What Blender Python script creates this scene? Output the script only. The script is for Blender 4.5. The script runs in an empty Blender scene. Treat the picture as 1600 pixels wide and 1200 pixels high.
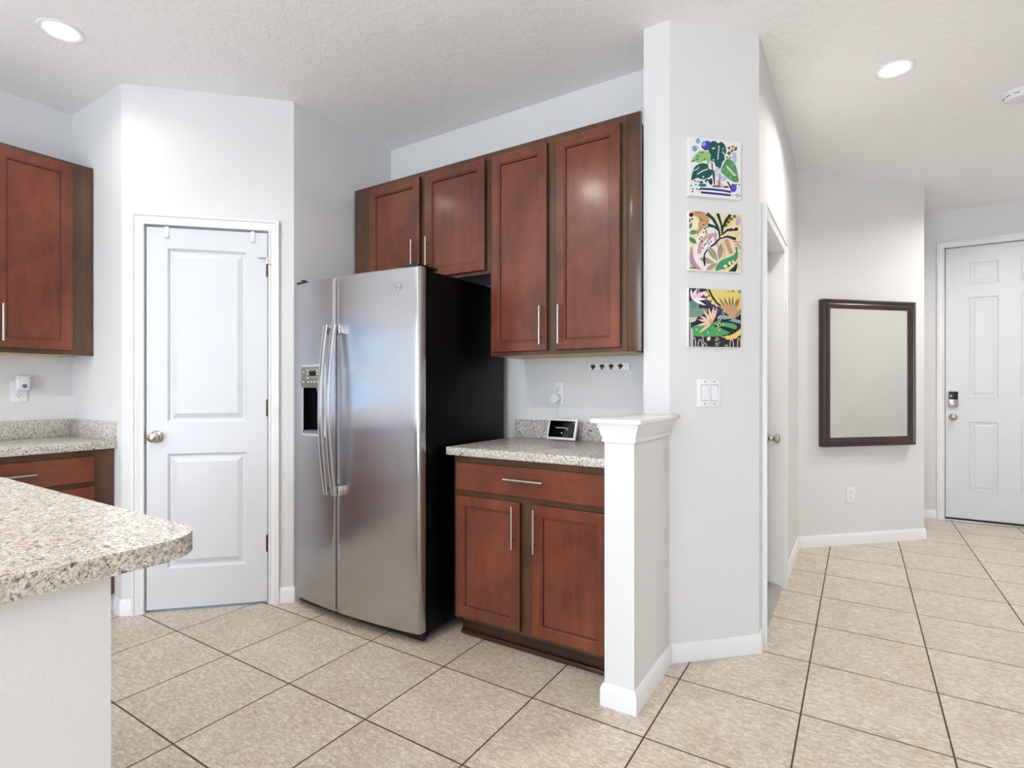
import bpy, bmesh, math, random
from mathutils import Matrix, Vector
random.seed(7)
PI = math.pi
SC = bpy.context.scene
COL = SC.collection

# ------------------------------------------------------------------ camera
cam_d = bpy.data.cameras.new('camera')
cam = bpy.data.objects.new('camera', cam_d)
COL.objects.link(cam)
cam.location = (0, 0, 1.196)
cam.rotation_euler = (PI / 2, 0, 0.5668)
cam_d.sensor_width = 36.0
cam_d.lens = 36.0 * 850.1 / 1600.0
cam_d.shift_y = 5.5 / 1600.0
cam_d.clip_start = 0.05
SC.camera = cam

# ------------------------------------------------------------------ view, sky, daylight
SC.view_settings.view_transform = 'Standard'
SC.view_settings.look = 'None'
SC.view_settings.gamma = 1.0
SC.view_settings.use_curve_mapping = False
SC.view_settings.exposure = 0.62

world = bpy.data.worlds.new('sky')
SC.world = world
world.use_nodes = True
bg = world.node_tree.nodes['Background']
bg.inputs[0].default_value = (0.40, 0.66, 1.0, 1)
bg.inputs[1].default_value = 0.72


def area_light(name, loc, rot, sx, sy, power, color, shape='RECTANGLE', parent=None, spread=PI):
    d = bpy.data.lights.new(name, 'AREA')
    d.shape = shape
    d.size = sx
    if shape in ('RECTANGLE', 'ELLIPSE'):
        d.size_y = sy
    d.energy = power
    d.color = color
    d.spread = spread
    o = bpy.data.objects.new(name, d)
    COL.objects.link(o)
    o.location = loc
    o.rotation_euler = rot
    if parent:
        o.parent = parent
    return o


DAY = (0.69, 0.83, 1.0)
# daylight through the patio door behind the photographer, the kitchen window and the great-room windows
area_light('patio_daylight', (-0.6, -4.38, 1.18), (PI / 2, 0, 0), 2.3, 2.1, 104, DAY)
area_light('window_daylight_upper', (-3.90, -0.15, 1.60), (PI / 2, 0, -PI / 2), 1.24, 0.48, 0.50, (0.22, 0.54, 1.0))
area_light('window_daylight_lower', (-3.90, -0.15, 1.135), (PI / 2, 0, -PI / 2), 1.24, 0.28, 0.34, (0.26, 0.58, 1.0))
area_light('great_room_daylight', (2.28, -3.45, 1.5), (PI / 2, 0, PI / 2), 0.85, 1.2, 5, (0.92, 0.96, 1.0))
CAN_COLOR = (1.0, 0.97, 0.93)
sun_d = bpy.data.lights.new('sun', 'SUN')
sun_d.energy = 28.0
sun_d.angle = math.radians(0.6)
sun_d.color = (1.0, 0.985, 0.97)
sun = bpy.data.objects.new('sun', sun_d)
COL.objects.link(sun)
sun.rotation_euler = (math.radians(54), 0, math.radians(-6))


# ------------------------------------------------------------------ materials
def lin(c):
    r = []
    for v in c:
        v = v / 255.0
        r.append(v / 12.92 if v <= 0.04045 else ((v + 0.055) / 1.055) ** 2.4)
    return (r[0], r[1], r[2], 1.0)


class NT:
    def __init__(s, name):
        s.m = bpy.data.materials.new(name)
        s.m.use_nodes = True
        s.t = s.m.node_tree
        s.b = s.t.nodes['Principled BSDF']

    def n(s, kind, **kw):
        o = s.t.nodes.new('ShaderNode' + kind)
        for k, v in kw.items():
            setattr(o, k, v)
        return o

    def l(s, a, b):
        s.t.links.new(a, b)

    def math(s, op, a, b=None, c=None):
        o = s.n('Math', operation=op)
        for i, v in enumerate((a, b, c)):
            if v is None:
                continue
            if isinstance(v, (int, float)):
                o.inputs[i].default_value = v
            else:
                s.l(v, o.inputs[i])
        return o.outputs[0]

    def coord(s, scale=(1, 1, 1), kind='Object', rot=(0, 0, 0)):
        tc = s.n('TexCoord')
        mp = s.n('Mapping')
        mp.inputs['Scale'].default_value = scale
        mp.inputs['Rotation'].default_value = rot
        s.l(tc.outputs[kind], mp.inputs['Vector'])
        return mp.outputs[0]

    def noise(s, vec, scale, detail=2.0, rough=0.5, dist=0.0):
        o = s.n('TexNoise')
        o.inputs['Scale'].default_value = scale
        o.inputs['Detail'].default_value = detail
        o.inputs['Roughness'].default_value = rough
        o.inputs['Distortion'].default_value = dist
        if vec is not None:
            s.l(vec, o.inputs['Vector'])
        return o

    def ramp(s, fac, stops, interp='LINEAR'):
        o = s.n('ValToRGB')
        o.color_ramp.interpolation = interp
        el = o.color_ramp.elements
        while len(el) < len(stops):
            el.new(0.5)
        for e, (p, c) in zip(el, stops):
            e.position = p
            e.color = c
        s.l(fac, o.inputs[0])
        return o.outputs[0]

    def mix(s, fac, a, b, blend='MIX'):
        o = s.n('Mix', data_type='RGBA', blend_type=blend)
        for sock, v in ((o.inputs[0], fac), (o.inputs[6], a), (o.inputs[7], b)):
            if isinstance(v, (int, float)):
                sock.default_value = v
            elif isinstance(v, tuple):
                sock.default_value = v
            else:
                s.l(v, sock)
        return o.outputs[2]

    def bump(s, h, strength, dist=0.002):
        o = s.n('Bump')
        o.inputs['Strength'].default_value = strength
        o.inputs['Distance'].default_value = dist
        s.l(h, o.inputs['Height'])
        s.l(o.outputs[0], s.b.inputs['Normal'])

    def set(s, **kw):
        for k, v in kw.items():
            i = s.b.inputs[k]
            if isinstance(v, (int, float, tuple)):
                i.default_value = v
            else:
                s.l(v, i)
        return s


def plain(name, col, rough=0.5, metal=0.0, spec=0.5, coat=0.0, aniso=0.0):
    t = NT(name)
    nz = t.noise(t.coord(), 9.0, 3.0)
    c = lin(col)
    c2 = tuple(v * 0.95 for v in c[:3]) + (1.0,)
    t.set(**{'Base Color': t.mix(nz.outputs[0], c2, c), 'Roughness': rough, 'Metallic': metal,
             'Specular IOR Level': spec, 'Coat Weight': coat})
    return t.m


def wall_mat(name, col, tex=1.0):
    t = NT(name)
    v = t.coord(kind='Object')
    n1 = t.noise(v, 90.0, 3.0, 0.55)
    n2 = t.noise(v, 1.3, 2.0)
    c = lin(col)
    c2 = tuple(x * 0.965 for x in c[:3]) + (1.0,)
    t.set(**{'Base Color': t.mix(n2.outputs[0], c2, c), 'Roughness': 0.62, 'Specular IOR Level': 0.25})
    t.bump(n1.outputs[0], 0.16 * tex, 0.003)
    return t.m


def ceiling_mat():
    t = NT('ceiling_knockdown')
    v = t.coord(kind='Object')
    n1 = t.noise(v, 26.0, 4.0, 0.6, 0.6)
    step = t.ramp(n1.outputs[0], [(0.46, (0, 0, 0, 1)), (0.56, (1, 1, 1, 1))])
    n2 = t.noise(v, 1.1, 2.0)
    mask = t.ramp(n2.outputs[0], [(0.3, (0.35, 0.35, 0.35, 1)), (0.65, (1, 1, 1, 1))])
    h = t.mix(1.0, step, mask, 'MULTIPLY')
    t.set(**{'Base Color': lin((250, 249, 248)), 'Roughness': 0.75, 'Specular IOR Level': 0.2})
    t.bump(h, 0.30, 0.004)
    return t.m


TILE, TOX, TOY = 0.4405, -0.178, 2.251


def floor_mat():
    t = NT('floor_tile')
    tc = t.n('TexCoord')
    sep = t.n('SeparateXYZ')
    t.l(tc.outputs['Object'], sep.inputs[0])
    ux = t.math('DIVIDE', t.math('SUBTRACT', sep.outputs[0], TOX), TILE)
    uy = t.math('DIVIDE', t.math('SUBTRACT', sep.outputs[1], TOY), TILE)

    def edge(u):
        f = t.math('FRACT', u)
        return t.math('MINIMUM', f, t.math('SUBTRACT', 1.0, f))
    d = t.math('MULTIPLY', t.math('MINIMUM', edge(ux), edge(uy)), TILE)
    jn = t.noise(tc.outputs['Object'], 40.0, 2.0)
    d = t.math('ADD', d, t.math('MULTIPLY', t.math('SUBTRACT', jn.outputs[0], 0.5), 0.0012))
    g = t.math('SUBTRACT', 1.0, t.math('SMOOTH_MIN', 1.0, t.math('MAXIMUM', 0.0, t.math('DIVIDE', t.math('SUBTRACT', d, 0.0024), 0.0012)), 0.05))
    g = t.math('MAXIMUM', 0.0, g)
    # every tile shows another piece of the stone pattern
    cell = t.n('CombineXYZ')
    t.l(t.math('FLOOR', ux), cell.inputs[0])
    t.l(t.math('FLOOR', uy), cell.inputs[1])
    wn = t.n('TexWhiteNoise', noise_dimensions='3D')
    t.l(cell.outputs[0], wn.inputs['Vector'])
    off = t.n('VectorMath', operation='MULTIPLY_ADD')
    t.l(wn.outputs['Color'], off.inputs[0])
    off.inputs[1].default_value = (7, 7, 7)
    t.l(tc.outputs['Object'], off.inputs[2])
    n1 = t.noise(off.outputs[0], 5.0, 5.0, 0.6, 0.4)
    mp = t.n('Mapping')
    mp.inputs['Scale'].default_value = (1, 2.2, 1)
    mp.inputs['Rotation'].default_value = (0, 0, 0.5)
    t.l(off.outputs[0], mp.inputs[0])
    n2 = t.noise(mp.outputs[0], 40.0, 8.0, 0.8, 0.8)
    n3 = t.noise(off.outputs[0], 9.0, 3.0, 0.5, 1.6)
    base = t.ramp(n1.outputs[0], [(0.30, lin((184, 165, 143))), (0.52, lin((211, 197, 180))), (0.70, lin((226, 215, 200)))])
    fine = t.ramp(n2.outputs[0], [(0.32, lin((150, 127, 102))), (0.5, lin((208, 194, 176))), (0.62, lin((250, 243, 232)))])
    c = t.mix(0.68, base, fine)
    vein = t.ramp(n3.outputs[0], [(0.488, (0, 0, 0, 1)), (0.5, (1, 1, 1, 1)), (0.512, (0, 0, 0, 1))])
    c = t.mix(t.math('MULTIPLY', vein, 0.30), c, lin((140, 115, 95)))
    tint = t.math('ADD', 0.90, t.math('MULTIPLY', wn.outputs['Value'], 0.08))
    comb = t.n('CombineXYZ')
    for i in range(3):
        t.l(tint, comb.inputs[i])
    c = t.mix(1.0, c, comb.outputs[0], 'MULTIPLY')
    c = t.mix(g, c, lin((78, 60, 46)))
    t.set(**{'Base Color': c, 'Roughness': t.math('ADD', 0.36, t.math('MULTIPLY', g, 0.4)), 'Specular IOR Level': 0.4})
    h = t.math('ADD', t.math('SUBTRACT', 1.0, g), t.math('MULTIPLY', n2.outputs[0], 0.12))
    t.bump(h, 0.35, 0.002)
    return t.m


def wood_mat(name, dark, mid, light, rough=0.30, vert=True):
    t = NT(name)
    v = t.coord((9, 9, 1.1) if vert else (1.1, 9, 9))
    n1 = t.noise(v, 3.2, 5.0, 0.6, 0.9)
    n2 = t.noise(t.coord((1, 1, 0.6)), 5.5, 4.0, 0.55, 0.6)
    n3 = t.noise(t.coord((60, 60, 3)), 3.0, 3.0, 0.6)
    f = t.math('ADD', t.math('MULTIPLY', n1.outputs[0], 0.28), t.math('MULTIPLY', n2.outputs[0], 0.72))
    c = t.ramp(f, [(0.34, lin(dark)), (0.50, lin(mid)), (0.68, lin(light))])
    t.set(**{'Base Color': c, 'Roughness': rough, 'Specular IOR Level': 0.45, 'Coat Weight': 0.4, 'Coat Roughness': 0.16})
    t.bump(t.math('ADD', n1.outputs[0], t.math('MULTIPLY', n3.outputs[0], 0.5)), 0.06, 0.003)
    return t.m


def granite_mat(name, warm=0.0, streak=False):
    t = NT(name)
    v = t.coord((1, 1, 1))
    vw = t.noise(v, 30.0, 3.0)
    n1 = t.noise(v, 150.0, 4.0, 0.66, 0.8)
    n2 = t.noise(v, 82.0, 3.0, 0.62, 1.2)
    n3 = t.noise(v, 18.0, 3.0, 0.6, 0.4)
    n4 = t.noise(v, 120.0, 2.0, 0.5, 0.5)
    c = t.ramp(n1.outputs[0], [(0.36, lin((112, 104, 96))), (0.45, lin((186, 180, 172))), (0.56, lin((224, 219, 211))), (0.70, lin((240, 237, 230)))])
    brown = t.ramp(n3.outputs[0], [(0.45, (0, 0, 0, 1)), (0.65, (1, 1, 1, 1))])
    c = t.mix(t.math('MULTIPLY', brown, 0.38 + warm), c, t.mix(n2.outputs[0], lin((122, 102, 86)), lin((220, 209, 194))))
    dk = t.ramp(n2.outputs[0], [(0.345, (1, 1, 1, 1)), (0.40, (0, 0, 0, 1))])
    c = t.mix(t.math('MULTIPLY', dk, 0.85), c, lin((52, 46, 44)))
    dk2 = t.ramp(n4.outputs[0], [(0.30, (1, 1, 1, 1)), (0.36, (0, 0, 0, 1))])
    c = t.mix(t.math('MULTIPLY', dk2, 0.75), c, lin((70, 62, 58)))
    t.set(**{'Base Color': c, 'Roughness': 0.24, 'Specular IOR Level': 0.5})
    return t.m


def steel_mat(name, rough=0.3, aniso=0.75, col=(186, 186, 189)):
    t = NT(name)
    v = t.coord((220, 220, 1.2))
    nz = t.noise(v, 2.0, 3.0, 0.6)
    big = t.noise(t.coord((1.3, 1.3, 1.0)), 4.2, 1.0)
    tg = t.n('Tangent', direction_type='RADIAL', axis='Z')
    t.set(**{'Base Color': lin(col), 'Metallic': 1.0,
             'Roughness': t.math('ADD', rough - 0.01, t.math('MULTIPLY', nz.outputs[0], 0.02)),
             'Anisotropic': aniso})
    t.l(tg.outputs[0], t.b.inputs['Tangent'])
    t.b.inputs['Anisotropic Rotation'].default_value = 0.0
    t.bump(big.outputs[0], 0.12, 0.02)
    return t.m


def emit_mat(name, col, strength):
    t = NT(name)
    t.set(**{'Base Color': col, 'Emission Color': col, 'Emission Strength': strength, 'Roughness': 0.4})
    return t.m


def glass_mat():
    m = bpy.data.materials.new('window_glass')
    m.use_nodes = True
    t = m.node_tree
    t.nodes.clear()
    o = t.nodes.new('ShaderNodeOutputMaterial')
    mx = t.nodes.new('ShaderNodeMixShader')
    tr = t.nodes.new('ShaderNodeBsdfTransparent')
    gl = t.nodes.new('ShaderNodeBsdfGlossy')
    gl.inputs['Roughness'].default_value = 0.02
    mx.inputs[0].default_value = 0.06
    t.links.new(tr.outputs[0], mx.inputs[1])
    t.links.new(gl.outputs[0], mx.inputs[2])
    t.links.new(mx.outputs[0], o.inputs[0])
    return m


M = dict(
    wall=wall_mat('wall_paint', (228, 227, 226)),
    ceil=ceiling_mat(),
    floor=floor_mat(),
    trim=plain('white_trim', (240, 240, 240), 0.35),
    door=plain('white_door_paint', (219, 220, 223), 0.38),
    wood=wood_mat('cherry_door', (84, 38, 23), (110, 52, 32), (130, 68, 44)),
    woodh=wood_mat('cherry_drawer', (84, 40, 23), (106, 53, 31), (124, 68, 43), vert=False),
    frame=wood_mat('cherry_frame', (66, 40, 23), (84, 53, 32), (102, 67, 43), 0.36),
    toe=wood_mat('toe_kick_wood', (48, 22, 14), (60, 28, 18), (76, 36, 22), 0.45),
    under=plain('birch_underside', (206, 176, 120), 0.5),
    granite=granite_mat('speckled_laminate'),
    granite_w=granite_mat('speckled_laminate_warm', 0.04),
    steel=steel_mat('brushed_steel', 0.21, 0.95),
    steel2=steel_mat('satin_steel', 0.22, 0.4, (205, 205, 206)),
    nickel=plain('satin_nickel', (188, 182, 172), 0.24, 1.0),
    chrome=plain('chrome', (220, 222, 225), 0.1, 1.0),
    black=plain('fridge_black', (4, 5, 6), 0.36, 0.0, 0.14),
    blackp=plain('black_plastic', (12, 12, 14), 0.35),
    glossblack=plain('black_glass', (6, 6, 8), 0.08),
    panelgrey=plain('grey_panel', (126, 122, 108), 0.35, 0.3),
    white=plain('white_plastic', (240, 241, 243), 0.32),
    offwhite=plain('offwhite_plastic', (222, 224, 228), 0.4),
    darkslot=plain('dark_slot', (30, 30, 32), 0.6),
    bronze=plain('aged_bronze', (92, 78, 62), 0.32, 1.0),
    espresso=wood_mat('espresso_wood', (34, 16, 12), (48, 24, 18), (66, 34, 24), 0.28),
    mirror=plain('mirror_glass', (232, 234, 230), 0.015, 1.0),
    alu=plain('aluminium', (190, 188, 184), 0.35, 0.9),
    grey=plain('grey_plastic', (120, 122, 126), 0.4),
    lens=emit_mat('lamp_lens', (1.0, 0.97, 0.92, 1), 9.0),
    screenlit=emit_mat('screen_pixels', (0.85, 0.87, 0.95, 1), 0.7),
    glass=glass_mat(),
)


# ------------------------------------------------------------------ mesh builder
class MB:
    def __init__(s):
        s.bm = bmesh.new()

    def face(s, pts, mi=0):
        vs = [s.bm.verts.new(p) for p in pts]
        f = s.bm.faces.new(vs)
        f.material_index = mi
        return f

    def absorb(s, t, mi=0):
        for f in t.faces:
            f.material_index = mi
        me = bpy.data.meshes.new('tmp')
        t.to_mesh(me)
        t.free()
        s.bm.from_mesh(me)
        bpy.data.meshes.remove(me)

    def box(s, x0, x1, y0, y1, z0, z1, bev=0.0, mi=0, seg=2):
        t = bmesh.new()
        bmesh.ops.create_cube(t, size=1.0)
        for v in t.verts:
            v.co = Vector(((x0 + x1) / 2 + v.co.x * (x1 - x0), (y0 + y1) / 2 + v.co.y * (y1 - y0), (z0 + z1) / 2 + v.co.z * (z1 - z0)))
        if bev > 0:
            bmesh.ops.bevel(t, geom=list(t.edges), offset=bev, segments=seg, profile=0.5, affect='EDGES')
        s.absorb(t, mi)
        return s

    def prism(s, poly, z0, z1, mi=0, axis='z', bev=0.0):
        """poly in the plane across `axis`; axis z: (x,y), axis y: (x,z)"""
        t = bmesh.new()

        def P(p, h):
            return (p[0], p[1], h) if axis == 'z' else ((p[0], h, p[1]) if axis == 'y' else (h, p[0], p[1]))
        a = [t.verts.new(P(p, z0)) for p in poly]
        b = [t.verts.new(P(p, z1)) for p in poly]
        t.faces.new(a)
        t.faces.new(b)
        n = len(poly)
        for i in range(n):
            t.faces.new((a[i], a[(i + 1) % n], b[(i + 1) % n], b[i]))
        if bev > 0:
            es = [e for e in t.edges if len(e.link_faces) == 2 and e.calc_face_angle(0) > 0.6]
            bmesh.ops.bevel(t, geom=es, offset=bev, segments=2, profile=0.5, affect='EDGES')
        s.absorb(t, mi)
        return s

    def lathe(s, prof, c=(0, 0, 0), axis='z', seg=28, mi=0):
        """prof: (radius, height along axis)."""
        t = bmesh.new()
        c = Vector(c)

        def P(r, h, a):
            u, w = r * math.cos(a), r * math.sin(a)
            if axis == 'z':
                return c + Vector((u, w, h))
            if axis == '-z':
                return c + Vector((u, w, -h))
            if axis == '-y':
                return c + Vector((u, -h, w))
            return c + Vector((h, u, w))
        rings = []
        for r, h in prof:
            if r < 1e-6:
                rings.append([t.verts.new(P(0, h, 0))])
            else:
                rings.append([t.verts.new(P(r, h, 2 * PI * k / seg)) for k in range(seg)])
        for A, B in zip(rings, rings[1:]):
            for k in range(seg):
                k2 = (k + 1) % seg
                if len(A) == 1 and len(B) == 1:
                    continue
                if len(A) == 1:
                    t.faces.new((A[0], B[k], B[k2]))
                elif len(B) == 1:
                    t.faces.new((A[k], A[k2], B[0]))
                else:
                    t.faces.new((A[k], A[k2], B[k2], B[k]))
        for R in (rings[0], rings[-1]):
            if len(R) > 2:
                t.faces.new(R)
        s.absorb(t, mi)
        return s

    def tube(s, pts, r, seg=10, mi=0, sy=1.0):
        t = bmesh.new()
        pts = [Vector(p) for p in pts]
        rings = []
        up = Vector((0, 0, 1))
        for i, p in enumerate(pts):
            d = (pts[min(i + 1, len(pts) - 1)] - pts[max(i - 1, 0)]).normalized()
            ref = up if abs(d.dot(up)) < 0.95 else Vector((1, 0, 0))
            a = d.cross(ref).normalized()
            b = d.cross(a).normalized()
            rings.append([t.verts.new(p + a * r * math.cos(2 * PI * k / seg) + b * r * sy * math.sin(2 * PI * k / seg)) for k in range(seg)])
        for A, B in zip(rings, rings[1:]):
            for k in range(seg):
                t.faces.new((A[k], A[(k + 1) % seg], B[(k + 1) % seg], B[k]))
        t.faces.new(rings[0])
        t.faces.new(rings[-1])
        s.absorb(t, mi)
        return s

    def sweep(s, path, prof, fn, closed=False, side=1, mi=0):
        """mitred sweep of a closed profile (o outwards, d depth) along a 2-D path; fn(x, y, d) -> 3-D"""
        t = bmesh.new()
        n = len(path)
        P = [Vector(p) for p in path]

        def nrm(a, b):
            d = (b - a).normalized()
            return Vector((-d.y, d.x)) * side
        rings = []
        for i in range(n):
            if closed:
                n1, n2 = nrm(P[i - 1], P[i]), nrm(P[i], P[(i + 1) % n])
            else:
                n1 = nrm(P[i - 1], P[i]) if i > 0 else nrm(P[0], P[1])
                n2 = nrm(P[i], P[i + 1]) if i < n - 1 else n1
            m = (n1 + n2) / (1 + n1.dot(n2))
            rings.append([t.verts.new(fn(P[i].x + m.x * o, P[i].y + m.y * o, d)) for o, d in prof])
        k = len(prof)
        pairs = list(zip(rings, rings[1:])) + ([(rings[-1], rings[0])] if closed else [])
        for A, B in pairs:
            for j in range(k):
                t.faces.new((A[j], A[(j + 1) % k], B[(j + 1) % k], B[j]))
        if not closed:
            t.faces.new(rings[0])
            t.faces.new(rings[-1])
        s.absorb(t, mi)
        return s

    def slab(s, x0, x1, z0, z1, y, th, panels=(), rings=(), edge=0.002, mi=0, pmi=None, dark=None):
        """door-like slab, front face at y looking to -y; panels (x0,x1,z0,z1) are sunk by rings (inset, depth)"""
        pmi = mi if pmi is None else pmi
        e = edge
        xs = sorted({x0 + e, x1 - e} | {p[0] for p in panels} | {p[1] for p in panels})
        zs = sorted({z0 + e, z1 - e} | {p[2] for p in panels} | {p[3] for p in panels})
        for a, b in zip(xs, xs[1:]):
            for c, d in zip(zs, zs[1:]):
                mx, mz = (a + b) / 2, (c + d) / 2
                if any(p[0] < mx < p[1] and p[2] < mz < p[3] for p in panels):
                    continue
                s.face([(a, y, c), (b, y, c), (b, y, d), (a, y, d)], mi)

        def rect(i, dd, q):
            return [(q[0] + i, y + dd, q[2] + i), (q[1] - i, y + dd, q[2] + i), (q[1] - i, y + dd, q[3] - i), (q[0] + i, y + dd, q[3] - i)]
        for q in panels:
            prev = rect(0, 0, q)
            for ri, (i, dd) in enumerate(rings):
                cur = rect(i, dd, q)
                for k in range(4):
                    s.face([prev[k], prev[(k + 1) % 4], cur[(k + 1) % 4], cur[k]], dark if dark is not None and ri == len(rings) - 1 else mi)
                prev = cur
            s.face(prev, pmi)
        q = (x0, x1, z0, z1)
        A, B = rect(e, 0, q), rect(0, e, q)
        C = [(p[0], y + th, p[2]) for p in rect(0, 0, q)]
        for k in range(4):
            k2 = (k + 1) % 4
            s.face([A[k], A[k2], B[k2], B[k]], mi)
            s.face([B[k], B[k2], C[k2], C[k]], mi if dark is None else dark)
        s.face(C, mi)
        return s


def set_props(o, label=None, cat=None, group=None, kind=None):
    if label:
        o['label'] = label
    if cat:
        o['category'] = cat
    if group:
        o['group'] = group
    if kind:
        o['kind'] = kind
    return o


def obj(name, mb, mats, parent=None, loc=None, rotz=0.0, smooth=32, weld=True):
    if weld:
        bmesh.ops.remove_doubles(mb.bm, verts=mb.bm.verts, dist=1e-5)
    bmesh.ops.recalc_face_normals(mb.bm, faces=mb.bm.faces)
    me = bpy.data.meshes.new(name)
    mb.bm.to_mesh(me)
    mb.bm.free()
    if not isinstance(mats, (list, tuple)):
        mats = [mats]
    for m in mats:
        me.materials.append(M[m] if isinstance(m, str) else m)
    if smooth:
        me.polygons.foreach_set('use_smooth', [True] * len(me.polygons))
        me.set_sharp_from_angle(angle=math.radians(smooth))
    o = bpy.data.objects.new(name, me)
    COL.objects.link(o)
    if parent:
        o.parent = parent
    if loc:
        o.location = loc
    o.rotation_euler = (0, 0, rotz)
    return o


def thing(name, label, cat, loc=(0, 0, 0), rotz=0.0, group=None, kind=None):
    o = bpy.data.objects.new(name, None)
    o.empty_display_size = 0.05
    COL.objects.link(o)
    o.location = loc
    o.rotation_euler = (0, 0, rotz)
    return set_props(o, label, cat, group, kind)


def struct(name, mb, mat, label, cat, loc=None, rotz=0.0, smooth=32):
    o = obj(name, mb, mat, None, loc, rotz, smooth)
    return set_props(o, label, cat, None, 'structure')


# ------------------------------------------------------------------ plan of the place (metres)
H = 2.793
XL, Y1 = -3.893, 1.3095
C2 = (-3.260, 1.3095)
C3 = (-2.660, 1.9095)
YB = 2.657
C6 = (-0.808, 2.362)
C7 = (-0.692, 2.362)
C8 = (-0.379, 2.675)
C9 = (-0.379, 4.564)
C10 = (0.440, 5.383)
YF = 6.24
XR, YR = 2.30, -4.40
R45 = PI / 4
LP = 0.6 * math.sqrt(2)          # pantry wall length
LM = 0.819 * math.sqrt(2)        # mirror wall length

# ------------------------------------------------------------------ shell
struct('floor', MB().box(XL - 0.2, XR + 0.2, YR - 0.2, YF + 0.25, -0.10, 0.0), 'floor',
       'beige stone-look ceramic tile floor with dark grout', 'floor')
struct('ceiling', MB().box(XL - 0.2, XR + 0.2, YR - 0.2, YF + 0.25, H, H + 0.12), 'ceil',
       'white knockdown-textured ceiling with round recessed lights', 'ceiling')


def wall_with_hole(length, th, hole, z1=H, jamb=True):
    """local frame: x along the wall, front at y=0, body to +y; hole (x0,x1,z0,z1)"""
    m = MB()
    a, b, c, d = hole
    if jamb:      # room for the jamb lining
        a, b, d = a - 0.006, b + 0.006, d + 0.006
    m.box(0, a, 0, th, 0, z1)
    m.box(b, length, 0, th, 0, z1)
    m.box(a, b, 0, th, d, z1)
    if c > 0.001:
        m.box(a, b, 0, th, 0, c)
    return m


# kitchen wall on the left, local x runs along world +y
KW = (YR, Y1 + 0.10)
struct('wall_left', wall_with_hole(KW[1] - KW[0], 0.13, (-0.78 - YR, 0.48 - YR, 0.98, 1.86), jamb=False), 'wall',
       'light greige kitchen wall behind the cabinets at the picture edge', 'wall', (XL, YR, 0), PI / 2)
struct('wall_pantry_return', MB().box(XL, C2[0], Y1, Y1 + 0.10, 0, H), 'wall',
       'short greige wall between the kitchen wall and pantry door', 'wall')
PD = (0.108, 0.716, 0.0, 2.058)   # pantry door opening
struct('wall_pantry', wall_with_hole(LP, 0.11, PD), 'wall',
       'angled greige wall holding the white pantry door', 'wall', (C2[0], C2[1], 0), R45)
struct('wall_alcove', MB().box(C3[0] - 0.11, C3[0], C3[1], YB + 0.11, 0, H), 'wall',
       'shaded greige wall beside and above the refrigerator', 'wall')
struct('wall_back', MB().box(C3[0] - 0.11, C6[0] + 0.02, YB, YB + 0.11, 0, H), 'wall',
       'pale wall behind the upper cabinets and coffee counter', 'wall')
struct('wall_partition', MB().prism([C6, C7, C8, (-0.383, 2.75), (-0.808, 2.75)], 0, H), 'wall',
       'full-height partition end with the three small canvases', 'wall')
struct('wall_pony', MB().box(C6[0], C7[0], 1.92, C6[1] + 0.01, 0, 1.02), 'wall',
       'white half-height wall end beside the coffee counter', 'wall')
HD = (2.82, 3.60, 2.00)           # hall door opening
struct('wall_hall', wall_with_hole(C9[1] + 0.05 - C8[1], 0.116, (HD[0] - C8[1], HD[1] - C8[1], 0, HD[2])), 'wall',
       'hall wall seen edge-on with the side door', 'wall', (C8[0], C8[1], 0), PI / 2)
struct('wall_mirror', MB().box(0, LM, 0, 0.11, 0, H), 'wall',
       'angled greige wall carrying the dark framed mirror', 'wall', (C9[0], C9[1], 0), R45)
struct('wall_entry_return', MB().box(C10[0] - 0.11, C10[0], C10[1], YF, 0, H), 'wall',
       'short wall turning from the mirror to the front door', 'wall')
FD = (0.657, 1.540, 2.452)
struct('wall_front', wall_with_hole(XR + 0.15 - 0.33, 0.13, (FD[0] - 0.33, FD[1] - 0.33, 0, FD[2])), 'wall',
       'greige entry wall around the tall front door', 'wall', (0.33, YF, 0))
# the unseen side of the house: right wall with great-room windows, rear wall with patio door
m = MB()
m.box(XR, XR + 0.13, YR, -3.90, 0, H).box(XR, XR + 0.13, -3.0, YF + 0.13, 0, H)
m.box(XR, XR + 0.13, -3.90, -3.0, 0, 0.88).box(XR, XR + 0.13, -3.90, -3.0, 2.12, H)
struct('wall_right', m, 'wall', 'plain cream wall across the hall from the mirror', 'wall')
m = MB()
m.box(XL - 0.13, -1.80, YR - 0.13, YR, 0, H).box(0.60, XR + 0.13, YR - 0.13, YR, 0, H).box(-1.80, 0.60, YR - 0.13, YR, 2.25, H)
struct('wall_rear', m, 'wall', 'wall with the patio door behind the photographer', 'wall')

# windows (outside the picture; they bring the daylight)
def window_frame(name, label, x0, x1, z0, z1, loc, rotz, mullions, rail=None):
    w = thing(name, label, 'window', loc, rotz, kind='structure')
    f = MB()
    f.sweep([(x0, z0), (x0, z1), (x1, z1), (x1, z0)], [(0, 0), (0, 0.05), (-0.045, 0.05), (-0.045, 0)],
            lambda x, z, d: (x, d + 0.05, z), closed=True)
    for mx in mullions:
        f.box(mx - 0.025, mx + 0.025, 0.05, 0.10, z0, z1)
    if rail:
        f.box(x0, x1, 0.03, 0.10, rail - 0.035, rail + 0.035)
    obj('frame', f, 'trim', w)
    obj('pane', MB().box(x0 + 0.02, x1 - 0.02, 0.07, 0.076, z0 + 0.02, z1 - 0.02), 'glass', w)
    return w


window_frame('window_1', 'white kitchen window above the left counter', -0.78, 0.48, 0.98, 1.86, (XL, 0, 0), PI / 2, [], 1.315)
window_frame('window_2', 'white sliding patio door on the rear wall', -0.60, 1.80, 0.0, 2.25, (0, YR, 0), PI, [0.6])
window_frame('window_3', 'white great room window on the right wall', 3.0, 3.90, 0.88, 2.12, (XR, 0, 0), -PI / 2, [3.45])

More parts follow.
